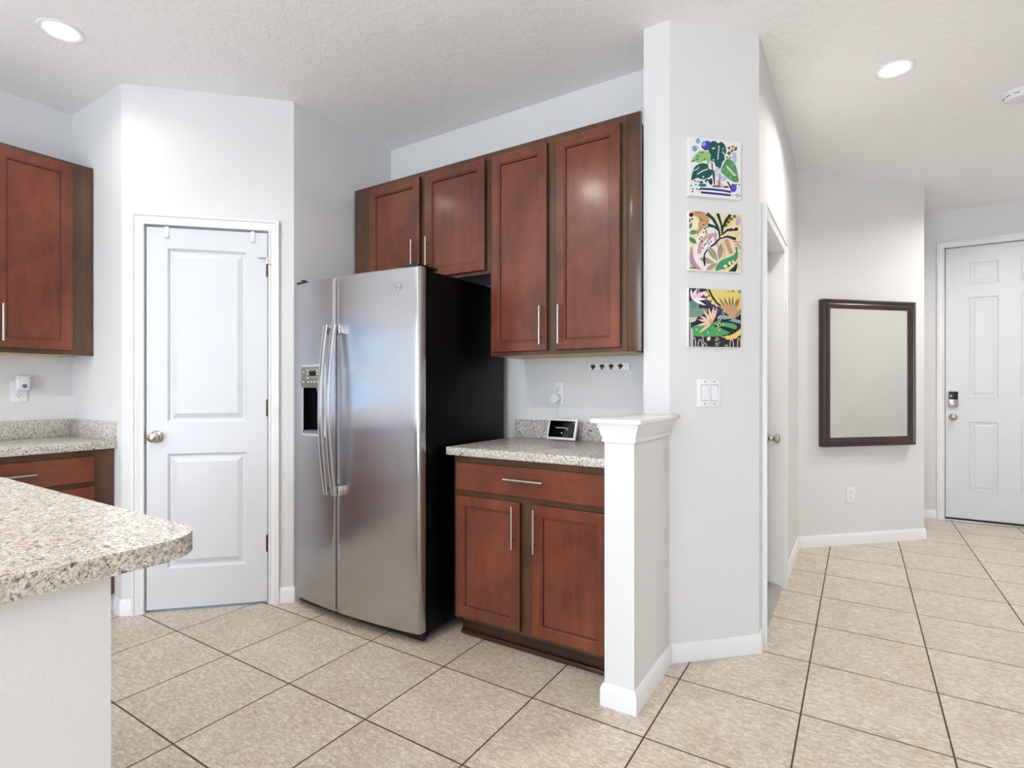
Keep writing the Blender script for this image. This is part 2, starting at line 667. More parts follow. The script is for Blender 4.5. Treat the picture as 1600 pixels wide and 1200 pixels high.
# ------------------------------------------------------------------ baseboards
BASE_PROF = [(0, 0.0), (0.013, 0.0), (0.013, 0.064), (0.010, 0.070), (0.008, 0.078), (0.004, 0.084), (0, 0.084)]


def baseboard(name, path, label):
    m = MB()
    m.sweep(path, BASE_PROF, lambda x, y, d: (x, y, d), side=-1)
    return struct(name, m, 'trim', label, 'baseboard')


def on45(o, s):
    return (o[0] + s / math.sqrt(2), o[1] + s / math.sqrt(2))


baseboard('baseboard_pantry_corner', [(-3.325, Y1), C2, on45(C2, 0.050)], 'white baseboard wrapping the corner left of the pantry door')
baseboard('baseboard_pantry', [on45(C2, 0.774), C3, (C3[0], 1.955)], 'short white baseboard between pantry door and refrigerator')
baseboard('baseboard_partition', [(C6[0], 2.06), (C6[0], 1.92), (C7[0], 1.92), C7, C8, (C8[0], 2.765)],
          'white baseboard around the half wall and partition')
baseboard('baseboard_mirror', [(C9[0], 3.652), C9, C10, (C10[0], YF), (0.598, YF)], 'white baseboard under the dark framed mirror')
baseboard('baseboard_right', [(XR, YF), (XR, -3.9)], 'white baseboard along the wall across the hall')

# ------------------------------------------------------------------ door casings
CASE = [(0, 0), (0, 0.010), (0.004, 0.013), (0.010, 0.013), (0.014, 0.008), (0.020, 0.009), (0.030, 0.016), (0.036, 0.017), (0.040, 0.014), (0.045, 0.022), (0.055, 0.022), (0.058, 0.018), (0.058, 0)]


def casing(name, x0, x1, h, loc, rotz, label, depth, stop):
    """trim around an opening + jamb lining reaching `depth` into the wall, with a stop behind the leaf"""
    t = thing(name, label, 'door trim', loc, rotz, kind='structure')
    m = MB()
    m.sweep([(x0, 0), (x0, h), (x1, h), (x1, 0)], CASE, lambda x, z, d: (x, -d, z))
    obj('casing', m, 'trim', t)
    m = MB()
    j = 0.012
    m.sweep([(x0, 0), (x0, h), (x1, h), (x1, 0)], [(0, 0.0), (0.0055, 0.0), (0.0055, depth), (0, depth)],
            lambda x, z, d: (x, d, z))
    m.sweep([(x0, 0), (x0, h), (x1, h), (x1, 0)], [(0.004, stop), (-0.016, stop), (-0.016, stop + 0.02), (0.004, stop + 0.02)],
            lambda x, z, d: (x, d, z))
    obj('jamb', m, 'trim', t)
    return t


casing('trim_1', PD[0] - 0.002, PD[1] + 0.002, PD[3] + 0.002, (C2[0], C2[1], 0), R45, 'white moulded casing around the pantry door', 0.108, 0.040)
casing('trim_2', HD[0] - C8[1], HD[1] - C8[1], HD[2], (C8[0], C8[1], 0), PI / 2, 'white casing around the hall side door', 0.114, 0.112)
casing('trim_3', FD[0], FD[1], FD[2], (0, YF, 0), 0, 'white casing around the tall front door', 0.128, 0.048)

# pony wall cap
t = thing('trim_4', 'white moulded cap on the half wall', 'wall cap', (-0.75, 1.92, 1.0), kind='structure')
m = MB()
CROWN = [(0, -0.008), (0.007, -0.008), (0.008, 0.002), (0.005, 0.006), (0.009, 0.012), (0.014, 0.030), (0.021, 0.050), (0.0225, 0.062), (0, 0.062)]
m.sweep([(-0.058, 0.442), (-0.058, 0), (0.058, 0), (0.058, 0.470)], CROWN, lambda x, y, d: (x, y, d), side=-1)
obj('crown_moulding', m, 'trim', t)
obj('cap_board', MB().box(-0.101, 0.095, -0.038, 0.490, 0.062, 0.079, 0.003), 'trim', t)

# ------------------------------------------------------------------ interior doors
RAISED = [(0.004, 0.003), (0.011, 0.0125), (0.020, 0.0125), (0.046, 0.001)]


def knob_part(parent, x, y, z, mat='nickel', r=0.027, name='door_knob'):
    m = MB()
    m.lathe([(0.0, 0.0), (0.033, 0.0), (0.033, 0.004), (0.026, 0.010), (0.013, 0.013), (0.011, 0.026), (0.015, 0.032),
             (r * 0.9, 0.040), (r, 0.050), (r * 0.92, 0.060), (r * 0.6, 0.066), (0.0, 0.067)], (x, y, z), '-y', 28)
    return obj(name, m, mat, parent)


# pantry door (local frame on the angled wall, origin at the left corner)
d1 = thing('door_1', 'white two-panel pantry door with a satin nickel knob', 'door', (C2[0], C2[1], 0), R45, kind='structure')
m = MB()
m.slab(0.113, 0.711, 0.014, 2.050, 0.002, 0.035, [(0.213, 0.604, 1.012, 1.940), (0.213, 0.604, 0.228, 0.842)], RAISED)
obj('door_leaf', m, 'door', d1, smooth=0)
knob_part(d1, 0.163, 0.002, 0.934)
obj('latch_plate', MB().box(0.1085, 0.1125, -0.001, 0.02, 0.905, 0.965), 'bronze', d1)
for hz in (0.335, 1.083, 1.852):
    m = MB()
    for k in range(5):
        m.lathe([(0, 0), (0.0055, 0), (0.0055, 0.0175), (0, 0.0175)], (0.7135, -0.004, hz - 0.045 + k * 0.018), 'z', 12)
    m.lathe([(0, 0), (0.004, 0), (0.0045, 0.004), (0, 0.008)], (0.7135, -0.004, hz + 0.045), 'z', 12)
    m.box(0.704, 0.7125, 0.0, 0.004, hz - 0.044, hz + 0.044)
    obj('hinge', m, 'bronze', d1)
m = MB()
m.tube([(0.7135, -0.008, 1.908), (0.690, -0.016, 1.906), (0.668, -0.022, 1.904)], 0.0035, 10)
m.tube([(0.7135, -0.008, 1.880), (0.732, -0.018, 1.872)], 0.0035, 10)
m.box(0.706, 0.721, -0.014, -0.003, 1.876, 1.912, 0.002)
m.lathe([(0, 0), (0.006, 0), (0.006, 0.008), (0, 0.008)], (0.668, -0.020, 1.904), '-y', 14)
obj('hinge_stop', m, 'nickel', d1)
# over-the-door hooks
for k, s in enumerate((0.212, 0.636)):
    m = MB()
    m.box(s - 0.010, s + 0.010, -0.0035, 0.0, 1.995, 2.0535, 0.0008)
    m.box(s - 0.010, s + 0.010, -0.0035, 0.0375, 2.0515, 2.0545, 0.0008)
    m.box(s - 0.010, s + 0.010, -0.012, -0.0035, 1.995, 2.0, 0.001)
    m.box(s - 0.006, s - 0.003, -0.0065, -0.003, 2.012, 2.026)
    o = obj('over_door_hook', m, 'white', None, (C2[0], C2[1], 0), R45)
    # move the origin to the hook itself
    off = Vector((s, 0, 2.0))
    o.data.transform(Matrix.Translation(-off))
    o.location = Vector((C2[0], C2[1], 0)) + Matrix.Rotation(R45, 3, 'Z') @ off
    set_props(o, ('white metal hook bracket over the pantry door, above its knob side',
                  'white metal hook bracket over the pantry door, above its hinge side')[k], 'hook', 'hook brackets on the pantry door')

# hall side door (local x along +y, front towards the hall)
d2 = thing('door_2', 'white side door in the hall seen edge-on with a round knob', 'door', (C8[0], C8[1], 0), PI / 2, kind='structure')
a, b = HD[0] - C8[1], HD[1] - C8[1]
m = MB()
m.slab(a + 0.003, b - 0.003, 0.040, HD[2] - 0.004, 0.074, 0.036,
       [(a + 0.11, b - 0.11, 1.02, 1.88), (a + 0.11, b - 0.11, 0.22, 0.84)], RAISED)
obj('door_leaf', m, 'door', d2, smooth=0)
knob_part(d2, b - 0.062, 0.074, 0.893)
obj('door_gap_strip', MB().box(a + 0.003, b - 0.003, 0.078, 0.108, 0.0225, 0.040), 'blackp', d2)  # black strip added as the dark gap under the leaf; blocks outside light
o = struct('trim_5', MB().prism([(0.0, 0.0), (0.118, 0.0), (0.118, 0.022), (0.05, 0.022), (0.012, 0.012), (0.0, 0.004)], a, b, axis='x'),
           'alu', 'aluminium threshold under the hall side door', 'threshold')
# prism was built along local x with (y,z) section
o.location = (C8[0], C8[1], 0)
o.rotation_euler = (0, 0, PI / 2)

# front door
d3 = thing('door_3', 'tall white six-panel front door with keypad lock', 'door', (0, YF, 0), 0, kind='structure')
fx0, fx1 = 0.664, 1.533
cols = [(fx0 + 0.158, fx0 + 0.372), (fx1 - 0.372, fx1 - 0.158)]
pan = []
for c in cols:
    for r in ((2.105, 2.312), (1.10, 2.005), (0.268, 0.905)):
        pan.append((c[0], c[1], r[0], r[1]))
m = MB()
m.slab(fx0, fx1, 0.030, 2.446, 0.006, 0.042, pan, [(0.004, -0.002), (0.012, -0.002), (0.020, 0.008), (0.036, 0.008), (0.052, 0.001)])
obj('door_leaf', m, 'door', d3, smooth=0)
knob_part(d3, 0.718, 0.006, 0.932)
kp = obj('keypad_lock', MB().box(0.684, 0.752, -0.020, 0.006, 1.022, 1.164, 0.006), 'nickel', d3)
obj('keypad', MB().box(0.688, 0.748, -0.0225, -0.018, 1.088, 1.158, 0.003), 'glossblack', kp)
m = MB()
m.box(0.704, 0.722, -0.0225, -0.019, 1.034, 1.070, 0.002).box(0.708, 0.718, -0.026, -0.022, 1.038, 1.066, 0.002)
obj('turn_piece', m, 'chrome', kp)
obj('door_gap_strip', MB().box(fx0, fx1, 0.004, 0.040, 0.014, 0.030), 'blackp', d3)
struct('trim_6', MB().box(FD[0], FD[1], -0.012, 0.12, 0.0, 0.014, 0.003), 'alu', 'metal threshold under the front door', 'threshold', (0, YF, 0))

# ------------------------------------------------------------------ cabinets
SHAKER = [(0.003, 0.004), (0.0075, 0.004), (0.0115, 0.011)]


def bar_pull(parent, p, length, vertical=True, off=0.025):
    """p: centre of the bar's foot on the door face (local)"""
    x, y, z = p
    m = MB()
    h = length / 2
    yb = y - off
    if vertical:
        m.tube([(x, yb, z - h), (x, yb, z + h)], 0.006, 14)
        for dz in (-h * 0.62, h * 0.62):
            m.tube([(x, y, z + dz), (x, yb, z + dz)], 0.0045, 10)
    else:
        m.tube([(x - h, yb, z), (x + h, yb, z)], 0.006, 14)
        for dx in (-h * 0.62, h * 0.62):
            m.tube([(x + dx, y, z), (x + dx, yb, z)], 0.0045, 10)
    return obj('handle', m, 'nickel', parent)


def cab_door(parent, x0, x1, z0, z1, y, rail=0.044, pull=None, plen=0.185):
    m = MB()
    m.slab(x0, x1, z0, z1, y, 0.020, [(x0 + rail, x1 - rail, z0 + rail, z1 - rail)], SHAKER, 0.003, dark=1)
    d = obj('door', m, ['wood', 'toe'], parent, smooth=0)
    if pull:
        bar_pull(d, (pull[0], y, pull[1]), plen)
    return d


def cab_drawer(parent, x0, x1, z0, z1, y, pull=None, plen=0.19):
    m = MB()
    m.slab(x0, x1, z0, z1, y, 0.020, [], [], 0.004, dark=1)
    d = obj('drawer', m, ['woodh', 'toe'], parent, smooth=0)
    if pull:
        bar_pull(d, (pull[0], y, pull[1]), plen, False)
    return d


def face_frame(parent, x0, x1, z0, z1, y, holes):
    m = MB()
    m.slab(x0, x1, z0, z1, y, 0.019, holes, [(0, 0.018)], 0.001)
    return obj('face_frame', m, 'frame', parent)


# tall upper pair on the right
yf = YB - 0.330
L = Vector((-1.2125, yf, 1.357))
t = thing('upper_cabinet', 'tall cherry two-door upper cabinet above the coffee counter', 'cabinet', L)
def bx(x0, x1, y0, y1, z0, z1, o, bev=0.0, mi=0, m=None):
    m = m or MB()
    return m.box(x0 - o.x, x1 - o.x, y0 - o.y, y1 - o.y, z0 - o.z, z1 - o.z, bev, mi)


m = MB()
for q in ((-1.610, -1.598), (-0.856, -0.844)):
    bx(q[0], q[1], yf + 0.018, YB, 1.357, 2.417, L, m=m)
bx(-1.598, -0.856, yf + 0.018, YB, 2.403, 2.415, L, m=m)
bx(-1.598, -0.856, YB - 0.008, YB, 1.38, 2.403, L, m=m)
obj('carcass', m, 'frame', t)
obj('bottom_panel', bx(-1.598, -0.856, yf + 0.018, YB - 0.008, 1.3585, 1.3705, L), 'under', t)
face_frame(t, -1.612 - L.x, -0.872 - L.x, 0, 1.060, 0, [(-1.560 - L.x, -1.290 - L.x, 0.04, 1.01), (-1.200 - L.x, -0.925 - L.x, 0.04, 1.01)])
obj('filler_strip', bx(-0.8715, -0.809, yf + 0.001, yf + 0.02, 1.357, 2.417, L, 0.001), 'frame', t)
cab_door(t, -1.594 - L.x, -1.270 - L.x, 0.019, 1.026, -0.022, pull=(-1.298 - L.x, 0.140))
cab_door(t, -1.222 - L.x, -0.897 - L.x, 0.019, 1.026, -0.022, pull=(-1.197 - L.x, 0.140))

# over the refrigerator
L = Vector((-2.1125, yf, 1.790))
t = thing('upper_cabinet', 'short cherry two-door cabinet above the steel refrigerator', 'cabinet', L)
m = MB()
for q in ((-2.612, -2.600), (-1.6255, -1.6135)):
    bx(q[0], q[1], yf + 0.018, YB, 1.790, 2.417, L, m=m)
bx(-2.600, -1.6255, yf + 0.018, YB, 2.403, 2.415, L, m=m)
bx(-2.600, -1.6255, YB - 0.008, YB, 1.81, 2.403, L, m=m)
bx(-2.600, -1.6255, yf + 0.018, YB - 0.008, 1.800, 1.812, L, m=m)
obj('carcass', m, 'frame', t)
face_frame(t, -2.528 - L.x, -1.6135 - L.x, 0, 0.627, 0, [(-2.49 - L.x, -2.10 - L.x, 0.04, 0.58), (-2.03 - L.x, -1.65 - L.x, 0.04, 0.58)])
obj('filler_strip', bx(-2.640, -2.5285, yf + 0.001, yf + 0.02, 1.790, 2.417, L, 0.001), 'frame', t)
cab_door(t, -2.489 - L.x, -2.089 - L.x, 0.017, 0.596, -0.022, pull=(-2.128 - L.x, 0.148))
cab_door(t, -2.045 - L.x, -1.638 - L.x, 0.017, 0.596, -0.022, pull=(-2.020 - L.x, 0.148))

# base cabinet under the coffee counter
yb = 2.057
L = Vector((-1.225, yb, 0.0))
t = thing('base_cabinet', 'cherry base cabinet with one drawer over two doors beside the refrigerator', 'cabinet', L)
m = MB()
for q in ((-1.634, -1.620), (-0.838, -0.824)):
    bx(q[0], q[1], yb + 0.018, YB, 0.10, 0.876, L, m=m)
    bx(q[0], q[1], yb + 0.075, YB, 0.0, 0.10, L, m=m)
bx(-1.62, -0.838, yb + 0.018, YB - 0.01, 0.10, 0.114, L, m=m)
bx(-1.62, -0.838, YB - 0.01, YB, 0.0, 0.876, L, m=m)
obj('carcass', m, 'frame', t)
face_frame(t, -1.636 - L.x, -0.812 - L.x, 0.098, 0.876, 0,
           [(-1.590 - L.x, -0.86 - L.x, 0.73, 0.825), (-1.590 - L.x, -1.275 - L.x, 0.14, 0.665), (-1.175 - L.x, -0.86 - L.x, 0.14, 0.665)])
cab_drawer(t, -1.612 - L.x, -0.842 - L.x, 0.712, 0.843, -0.022, pull=(-1.227 - L.x, 0.789), plen=0.20)
cab_door(t, -1.612 - L.x, -1.258 - L.x, 0.118, 0.687, -0.022, pull=(-1.284 - L.x, 0.580), plen=0.19)
cab_door(t, -1.194 - L.x, -0.842 - L.x, 0.118, 0.687, -0.022, pull=(-1.174 - L.x, 0.578), plen=0.19)
m = bx(-1.634, -0.812, yb + 0.062, yb + 0.075, 0.0, 0.10, L)
bx(-1.634, -0.812, yb + 0.046, yb + 0.062, 0.0, 0.022, L, 0.006, 0, m)
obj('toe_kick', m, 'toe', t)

# left kitchen wall: local x = world y, front looks to +x
XU = -3.602
t = thing('upper_cabinet', 'cherry upper cabinet at the left edge above the plugged-in device', 'cabinet', (XU, 0.90, 1.372), PI / 2)
def lx(y):
    return y - 0.90


dep = abs(XL - XU)
m = MB()
m.box(lx(0.515), lx(0.527), 0.018, dep, 0, 1.046).box(lx(1.238), lx(1.250), 0.018, dep, 0, 1.046)
m.box(lx(0.527), lx(1.238), 0.018, dep, 1.03, 1.044).box(lx(0.527), lx(1.238), dep - 0.008, dep, 0.02, 1.03)
obj('carcass', m, 'frame', t)
obj('bottom_panel', MB().box(lx(0.527), lx(1.238), 0.018, dep - 0.008, 0.0015, 0.0135), 'under', t)
face_frame(t, lx(0.513), lx(1.252), 0, 1.046, 0, [(lx(0.56), lx(0.83), 0.04, 1.0), (lx(0.93), lx(1.20), 0.04, 1.0)])
obj('filler_strip', MB().box(lx(1.2525), lx(1.306), 0.001, 0.02, 0, 1.046, 0.001), 'frame', t)
cab_door(t, lx(0.886), lx(1.208), 0.024, 1.022, -0.022, pull=(lx(0.917), 0.148))
cab_door(t, lx(0.538), lx(0.858), 0.024, 1.022, -0.022, pull=(lx(0.832), 0.148))

XB = -3.345
t = thing('base_cabinet', 'cherry base cabinet with drawer left of the pantry door', 'cabinet', (XB, 0.88, 0), PI / 2)
def ly(y):
    return y - 0.88


dep = abs(XL - XB)
m = MB()
m.box(ly(0.44), ly(0.452), 0.018, dep, 0.1, 0.876).box(ly(1.246), ly(1.258), 0.018, dep, 0.1, 0.876)
m.box(ly(0.44), ly(0.452), 0.075, dep, 0.0, 0.1).box(ly(1.246), ly(1.258), 0.075, dep, 0.0, 0.1)
m.box(ly(0.452), ly(1.246), 0.018, dep, 0.1, 0.114).box(ly(0.452), ly(1.246), dep - 0.01, dep, 0.0, 0.876)
obj('carcass', m, 'frame', t)
face_frame(t, ly(0.438), ly(1.307), 0.098, 0.876, 0, [(ly(0.50), ly(1.18), 0.73, 0.82), (ly(0.50), ly(0.82), 0.14, 0.66), (ly(0.90), ly(1.18), 0.14, 0.66)])
cab_drawer(t, ly(0.53), ly(1.212), 0.710, 0.842, -0.020, pull=(ly(0.871), 0.779), plen=0.20)
cab_door(t, ly(0.53), ly(0.852), 0.118, 0.684, -0.020, pull=(ly(0.827), 0.58), plen=0.19)
cab_door(t, ly(0.89), ly(1.212), 0.118, 0.684, -0.020, pull=(ly(0.915), 0.58), plen=0.19)
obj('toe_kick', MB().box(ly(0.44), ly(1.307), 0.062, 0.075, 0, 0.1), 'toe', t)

# the same run goes on under the kitchen window, outside the picture
t = thing('base_cabinet', 'cherry sink base cabinet under the kitchen window', 'cabinet', (XB, -0.24, 0), PI / 2)
m = MB()
for q in (-0.65, 0.638):
    m.box(q, q + 0.012, 0.018, dep, 0.1, 0.876).box(q, q + 0.012, 0.075, dep, 0.0, 0.1)
m.box(-0.638, 0.638, 0.018, dep, 0.1, 0.114)
obj('carcass', m, 'frame', t)
face_frame(t, -0.652, 0.652, 0.098, 0.876, 0, [(-0.60, -0.03, 0.14, 0.82), (0.03, 0.60, 0.14, 0.82)])
cab_door(t, -0.615, -0.015, 0.118, 0.842, -0.020, pull=(-0.045, 0.72), plen=0.19)
cab_door(t, 0.015, 0.615, 0.118, 0.842, -0.020, pull=(0.045, 0.72), plen=0.19)
obj('toe_kick', MB().box(-0.65, 0.65, 0.062, 0.075, 0, 0.1), 'toe', t)

# ------------------------------------------------------------------ worktops
L = Vector((-1.235, 2.34, 0.876))
t = thing('countertop', 'speckled grey laminate countertop between refrigerator and half wall', 'countertop', L)
obj('slab', bx(-1.660, -0.811, 2.020, YB - 0.001, 0.876, 0.914, L, 0.003), 'granite', t)
obj('backsplash', bx(-1.660, -0.811, YB - 0.021, YB - 0.001, 0.914, 1.014, L, 0.002), 'granite', t)
L = Vector((-3.6, 0.88, 0.876))
t = thing('countertop', 'speckled laminate countertop under the left upper cabinet', 'countertop', L)
obj('slab', bx(XL, -3.308, -0.90, Y1, 0.876, 0.914, L, 0.003), 'granite', t)
obj('backsplash', bx(XL, XL + 0.02, 0.53, Y1, 0.914, 1.014, L, 0.002), 'granite', t)
obj('side_splash', bx(XL + 0.02, -3.318, Y1 - 0.02, Y1, 0.914, 1.014, L, 0.002), 'granite', t)

# island
r = 0.095
x1, y1 = -1.066, 0.583
pts = [(-2.36, -1.70), (x1, -1.70)]
pts += [(x1 - r + r * math.cos(a), y1 - r + r * math.sin(a)) for a in [k * PI / 2 / 10 for k in range(11)]]
pts += [(-2.36, y1)]
L = Vector((-1.7, -0.5, 0.876))
o = obj('island_countertop', MB().prism([(p[0] - L.x, p[1] - L.y) for p in pts], 0, 0.038, bev=0.0015), 'granite_w', None, L)
set_props(o, 'speckled laminate island top with a rounded corner, in front of the pantry door', 'countertop')
m = MB()
m.box(-1.22, -1.10, -1.6, 0.425, 0, 0.876).box(-2.28, -1.22, 0.305, 0.425, 0, 0.876)
struct('wall_island', m, 'wall', 'plain greige island half wall under the rounded worktop', 'wall')

# ------------------------------------------------------------------ refrigerator
L = Vector((-2.163, 2.24, 0.0))
fr = thing('refrigerator', 'stainless side-by-side refrigerator with black sides and ice dispenser', 'refrigerator', L)
FX0, FX1, SEAM = -2.624, -1.703, -2.238


def fy(x):
    return 1.848 + 0.034 * ((x + 2.163) / 0.46) ** 2


def fridge_door(name, x0, x1, z0, z1, hole=None):
    m = MB()
    er = 0.012
    xs = [x0, x0 + er * 0.3, x0 + er] + [x0 + er + (x1 - x0 - 2 * er) * k / 22 for k in range(1, 22)] + [x1 - er, x1 - er * 0.3, x1]
    zs = [z0, z0 + 0.004, z1 - 0.004, z1]
    if hole:
        xs = sorted(set([x for x in xs if min(abs(x - hole[0]), abs(x - hole[1])) > 0.004] + [hole[0], hole[1]]))
        zs = sorted(zs + [hole[2], hole[3]])

    def Y(x, z):
        y = fy(x)
        for e in (x - x0, x1 - x):
            if e < er:
                y += er - math.sqrt(max(0, er * er - (er - e) ** 2))
        if z in (z0, z1):
            y += 0.004
        return y
    back = 1.926
    for a, b in zip(xs, xs[1:]):
        for c, d in zip(zs, zs[1:]):
            if hole and hole[0] - 1e-6 <= a and b <= hole[1] + 1e-6 and hole[2] - 1e-6 <= c and d <= hole[3] + 1e-6:
                continue
            m.face([(a - L.x, Y(a, c) - L.y, c), (b - L.x, Y(b, c) - L.y, c), (b - L.x, Y(b, d) - L.y, d), (a - L.x, Y(a, d) - L.y, d)])
    for c, d in zip(zs, zs[1:]):
        for x in (x0, x1):
            m.face([(x - L.x, Y(x, c) - L.y, c), (x - L.x, back - L.y, c), (x - L.x, back - L.y, d), (x - L.x, Y(x, d) - L.y, d)])
    for a, b in zip(xs, xs[1:]):
        for z in (z0, z1):
            m.face([(a - L.x, Y(a, z) - L.y, z), (b - L.x, Y(b, z) - L.y, z), (b - L.x, back - L.y, z), (a - L.x, back - L.y, z)])
    m.face([(x0 - L.x, back - L.y, z0), (x1 - L.x, back - L.y, z0), (x1 - L.x, back - L.y, z1), (x0 - L.x, back - L.y, z1)])
    if hole:   # sunken dispenser niche, dark
        h = hole
        yb_ = 1.925
        q = [(h[0], h[2]), (h[1], h[2]), (h[1], h[3]), (h[0], h[3])]
        for k in range(4):
            p, n2 = q[k], q[(k + 1) % 4]
            m.face([(p[0] - L.x, fy(p[0]) - L.y, p[1]), (n2[0] - L.x, fy(n2[0]) - L.y, n2[1]), (n2[0] - L.x, yb_ - L.y, n2[1]), (p[0] - L.x, yb_ - L.y, p[1])], 1)
        m.face([(p[0] - L.x, yb_ - L.y, p[1]) for p in q], 1)
    return obj(name, m, ['steel', 'glossblack'], fr, smooth=40)


DH = (-2.520, -2.325, 0.957, 1.196)
fz = fridge_door('freezer_door', FX0, SEAM - 0.004, 0.056, 1.757, DH)
rz = fridge_door('refrigerator_door', SEAM + 0.004, FX1, 0.056, 1.757)
obj('cabinet_body', bx(FX0 + 0.004, FX1 - 0.006, 1.940, 2.60, 0.035, 1.748, L, 0.004), 'black', fr)
obj('door_gasket', bx(FX0 + 0.012, FX1 - 0.014, 1.926, 1.940, 0.06, 1.742, L), 'blackp', fr)
m = MB()
bx(FX0 + 0.01, FX1 - 0.012, 1.918, 1.944, 0.012, 0.052, L, 0.003, 0, m)
for k in range(16):
    x = FX0 + 0.05 + k * 0.052
    bx(x, x + 0.03, 1.914, 1.920, 0.024, 0.040, L, 0, 0, m)
obj('base_grille', m, 'blackp', fr)
for x in (FX0 + 0.06, FX1 - 0.06):
    for y in (1.985, 2.54):
        m = MB()
        m.lathe([(0, 0), (0.018, 0), (0.018, 0.012), (0.008, 0.014), (0.008, 0.036), (0, 0.036)], (x - L.x, y - L.y, 0), 'z', 16)
        obj('foot', m, 'blackp', fr)
for x0, x1 in ((FX0 + 0.02, FX0 + 0.10), (FX1 - 0.10, FX1 - 0.012)):
    m = MB()
    bx(x0, x1, 1.885, 2.03, 1.7575, 1.772, L, 0.004, 0, m)
    m.lathe([(0, 0), (0.014, 0), (0.014, 0.012), (0.010, 0.016), (0, 0.016)], ((x0 + x1) / 2 - L.x, 1.905 - L.y, 1.768), 'z', 18)
    obj('hinge_cover', m, 'blackp', fr)


def fridge_handle(parent, x):
    z0, z1 = 0.655, 1.512
    zs = [z0 + (z1 - z0) * k / 28 for k in range(29)]
    m = MB()
    rings = []
    n = 12
    for z in zs:
        u = (z - (z0 + z1) / 2) / ((z1 - z0) / 2)
        yc = 1.814 - 0.036 * (1 - u * u)
        rings.append([m.bm.verts.new((x - L.x + 0.0170 * math.copysign(abs(math.cos(2 * PI * k / n)) ** 0.55, math.cos(2 * PI * k / n)),
                                      yc - L.y + 0.0075 * math.copysign(abs(math.sin(2 * PI * k / n)) ** 0.55, math.sin(2 * PI * k / n)), z)) for k in range(n)])
    for A, B in zip(rings, rings[1:]):
        for k in range(n):
            m.bm.faces.new((A[k], A[(k + 1) % n], B[(k + 1) % n], B[k]))
    m.bm.faces.new(rings[0])
    m.bm.faces.new(rings[-1])
    h = obj('handle', m, 'steel2', parent, smooth=50)
    for z in (z0 + 0.024, z1 - 0.024):
        mm = MB()
        sx = 1 if x > SEAM else -1
        bx(min(x - 0.010 * sx, x + 0.030 * sx), max(x - 0.010 * sx, x + 0.030 * sx), 1.822, 1.853, z - 0.024, z + 0.024, L, 0.004, 0, mm)
        obj('handle_mount', mm, 'chrome', h)
    return h


fridge_handle(fz, -2.2655)
fridge_handle(rz, -2.2065)

# dispenser
dx0, dx1, dz0, dz1 = -2.536, -2.312, 0.940, 1.318
m = MB()
m.sweep([(dx0 - L.x, dz0), (dx0 - L.x, dz1), (dx1 - L.x, dz1), (dx1 - L.x, dz0)],
        [(0, 0), (0, 0.004), (-0.006, 0.007), (-0.014, 0.005), (-0.016, 0)],
        lambda x, z, d: (x, fy(x + L.x) - L.y - d, z), closed=True)
obj('dispenser_frame', m, 'chrome', fz)
cp = obj('control_panel', bx(-2.521, -2.326, 1.8545, 1.872, 1.197, 1.304, L, 0.002), 'panelgrey', fz)
obj('display_window', bx(-2.452, -2.402, 1.853, 1.8555, 1.258, 1.282, L), 'glossblack', cp)
m = MB()
for k in range(5):
    bx(-2.468 + k * 0.026, -2.456 + k * 0.026, 1.8535, 1.8555, 1.222, 1.229, L, 0, 0, m)
for x, z in ((-2.506, 1.222), (-2.506, 1.274), (-2.472, 1.28), (-2.472, 1.264), (-2.472, 1.24), (-2.392, 1.28), (-2.392, 1.264)):
    bx(x, x + 0.010, 1.8535, 1.8555, z, z + 0.008, L, 0, 0, m)
for z in (1.250, 1.292):
    bx(-2.480, -2.385, 1.8538, 1.8555, z, z + 0.0016, L, 0, 0, m)
obj('buttons', m, 'offwhite', cp)
m = MB()
m.prism([(-2.420 - L.x, 1.196), (-2.385 - L.x, 1.196), (-2.390 - L.x, 1.165), (-2.408 - L.x, 1.165)], 1.872 - L.y, 1.905 - L.y, axis='y', bev=0.002)
bx(-2.413, -2.402, 1.893, 1.900, 1.000, 1.168, L, 0.002, 0, m)
bx(-2.398, -2.392, 1.895, 1.900, 1.000, 1.168, L, 0.002, 0, m)
obj('dispenser_paddle', m, 'grey', fz)
m = MB()
bx(-2.518, -2.327, 1.858, 1.922, 0.957, 0.966, L, 0.002, 0, m)
for k in range(8):
    bx(-2.505 + k * 0.022, -2.495 + k * 0.022, 1.862, 1.915, 0.966, 0.969, L, 0, 0, m)
obj('drip_tray', m, 'grey', fz)
# round maker's badge on the right door
bxp, bzp = -1.822, 1.672
m = MB()
yy = fy(bxp)
m.lathe([(0, 0), (0.0205, 0), (0.0205, 0.0015), (0, 0.0015)], (bxp - L.x, yy - L.y + 0.0006, bzp), '-y', 30, 0)
c = (bxp - L.x, yy - L.y - 0.0012, bzp)


def arc(cx, cz, r, a0, a1, n=14):
    return [(c[0] + cx + r * math.cos(a0 + (a1 - a0) * k / n), c[1], c[2] + cz + r * math.sin(a0 + (a1 - a0) * k / n)) for k in range(n + 1)]


m.tube(arc(0, 0, 0.0165, 0, 2 * PI, 30), 0.0009, 6, 1)
m.tube(arc(-0.004, 0.003, 0.005, 0.3 * PI, 1.9 * PI) + [(c[0] + 0.001, c[1], c[2] - 0.001), (c[0] - 0.004, c[1], c[2] - 0.009), (c[0] - 0.008, c[1], c[2] - 0.007)], 0.0008, 6, 1)
m.tube(arc(0.006, 0.003, 0.004, 0.2 * PI, 1.3 * PI) + arc(0.006, -0.005, 0.0045, 0.6 * PI, 2.0 * PI), 0.0008, 6, 1)
for k in range(4):
    a = PI / 4 + k * PI / 2
    m.tube(arc(0.0125 * math.cos(a), 0.0125 * math.sin(a), 0.003, a + 0.5, a + 3.6, 8), 0.0006, 6, 1)
obj('maker_badge', m, ['chrome', 'grey'], rz)

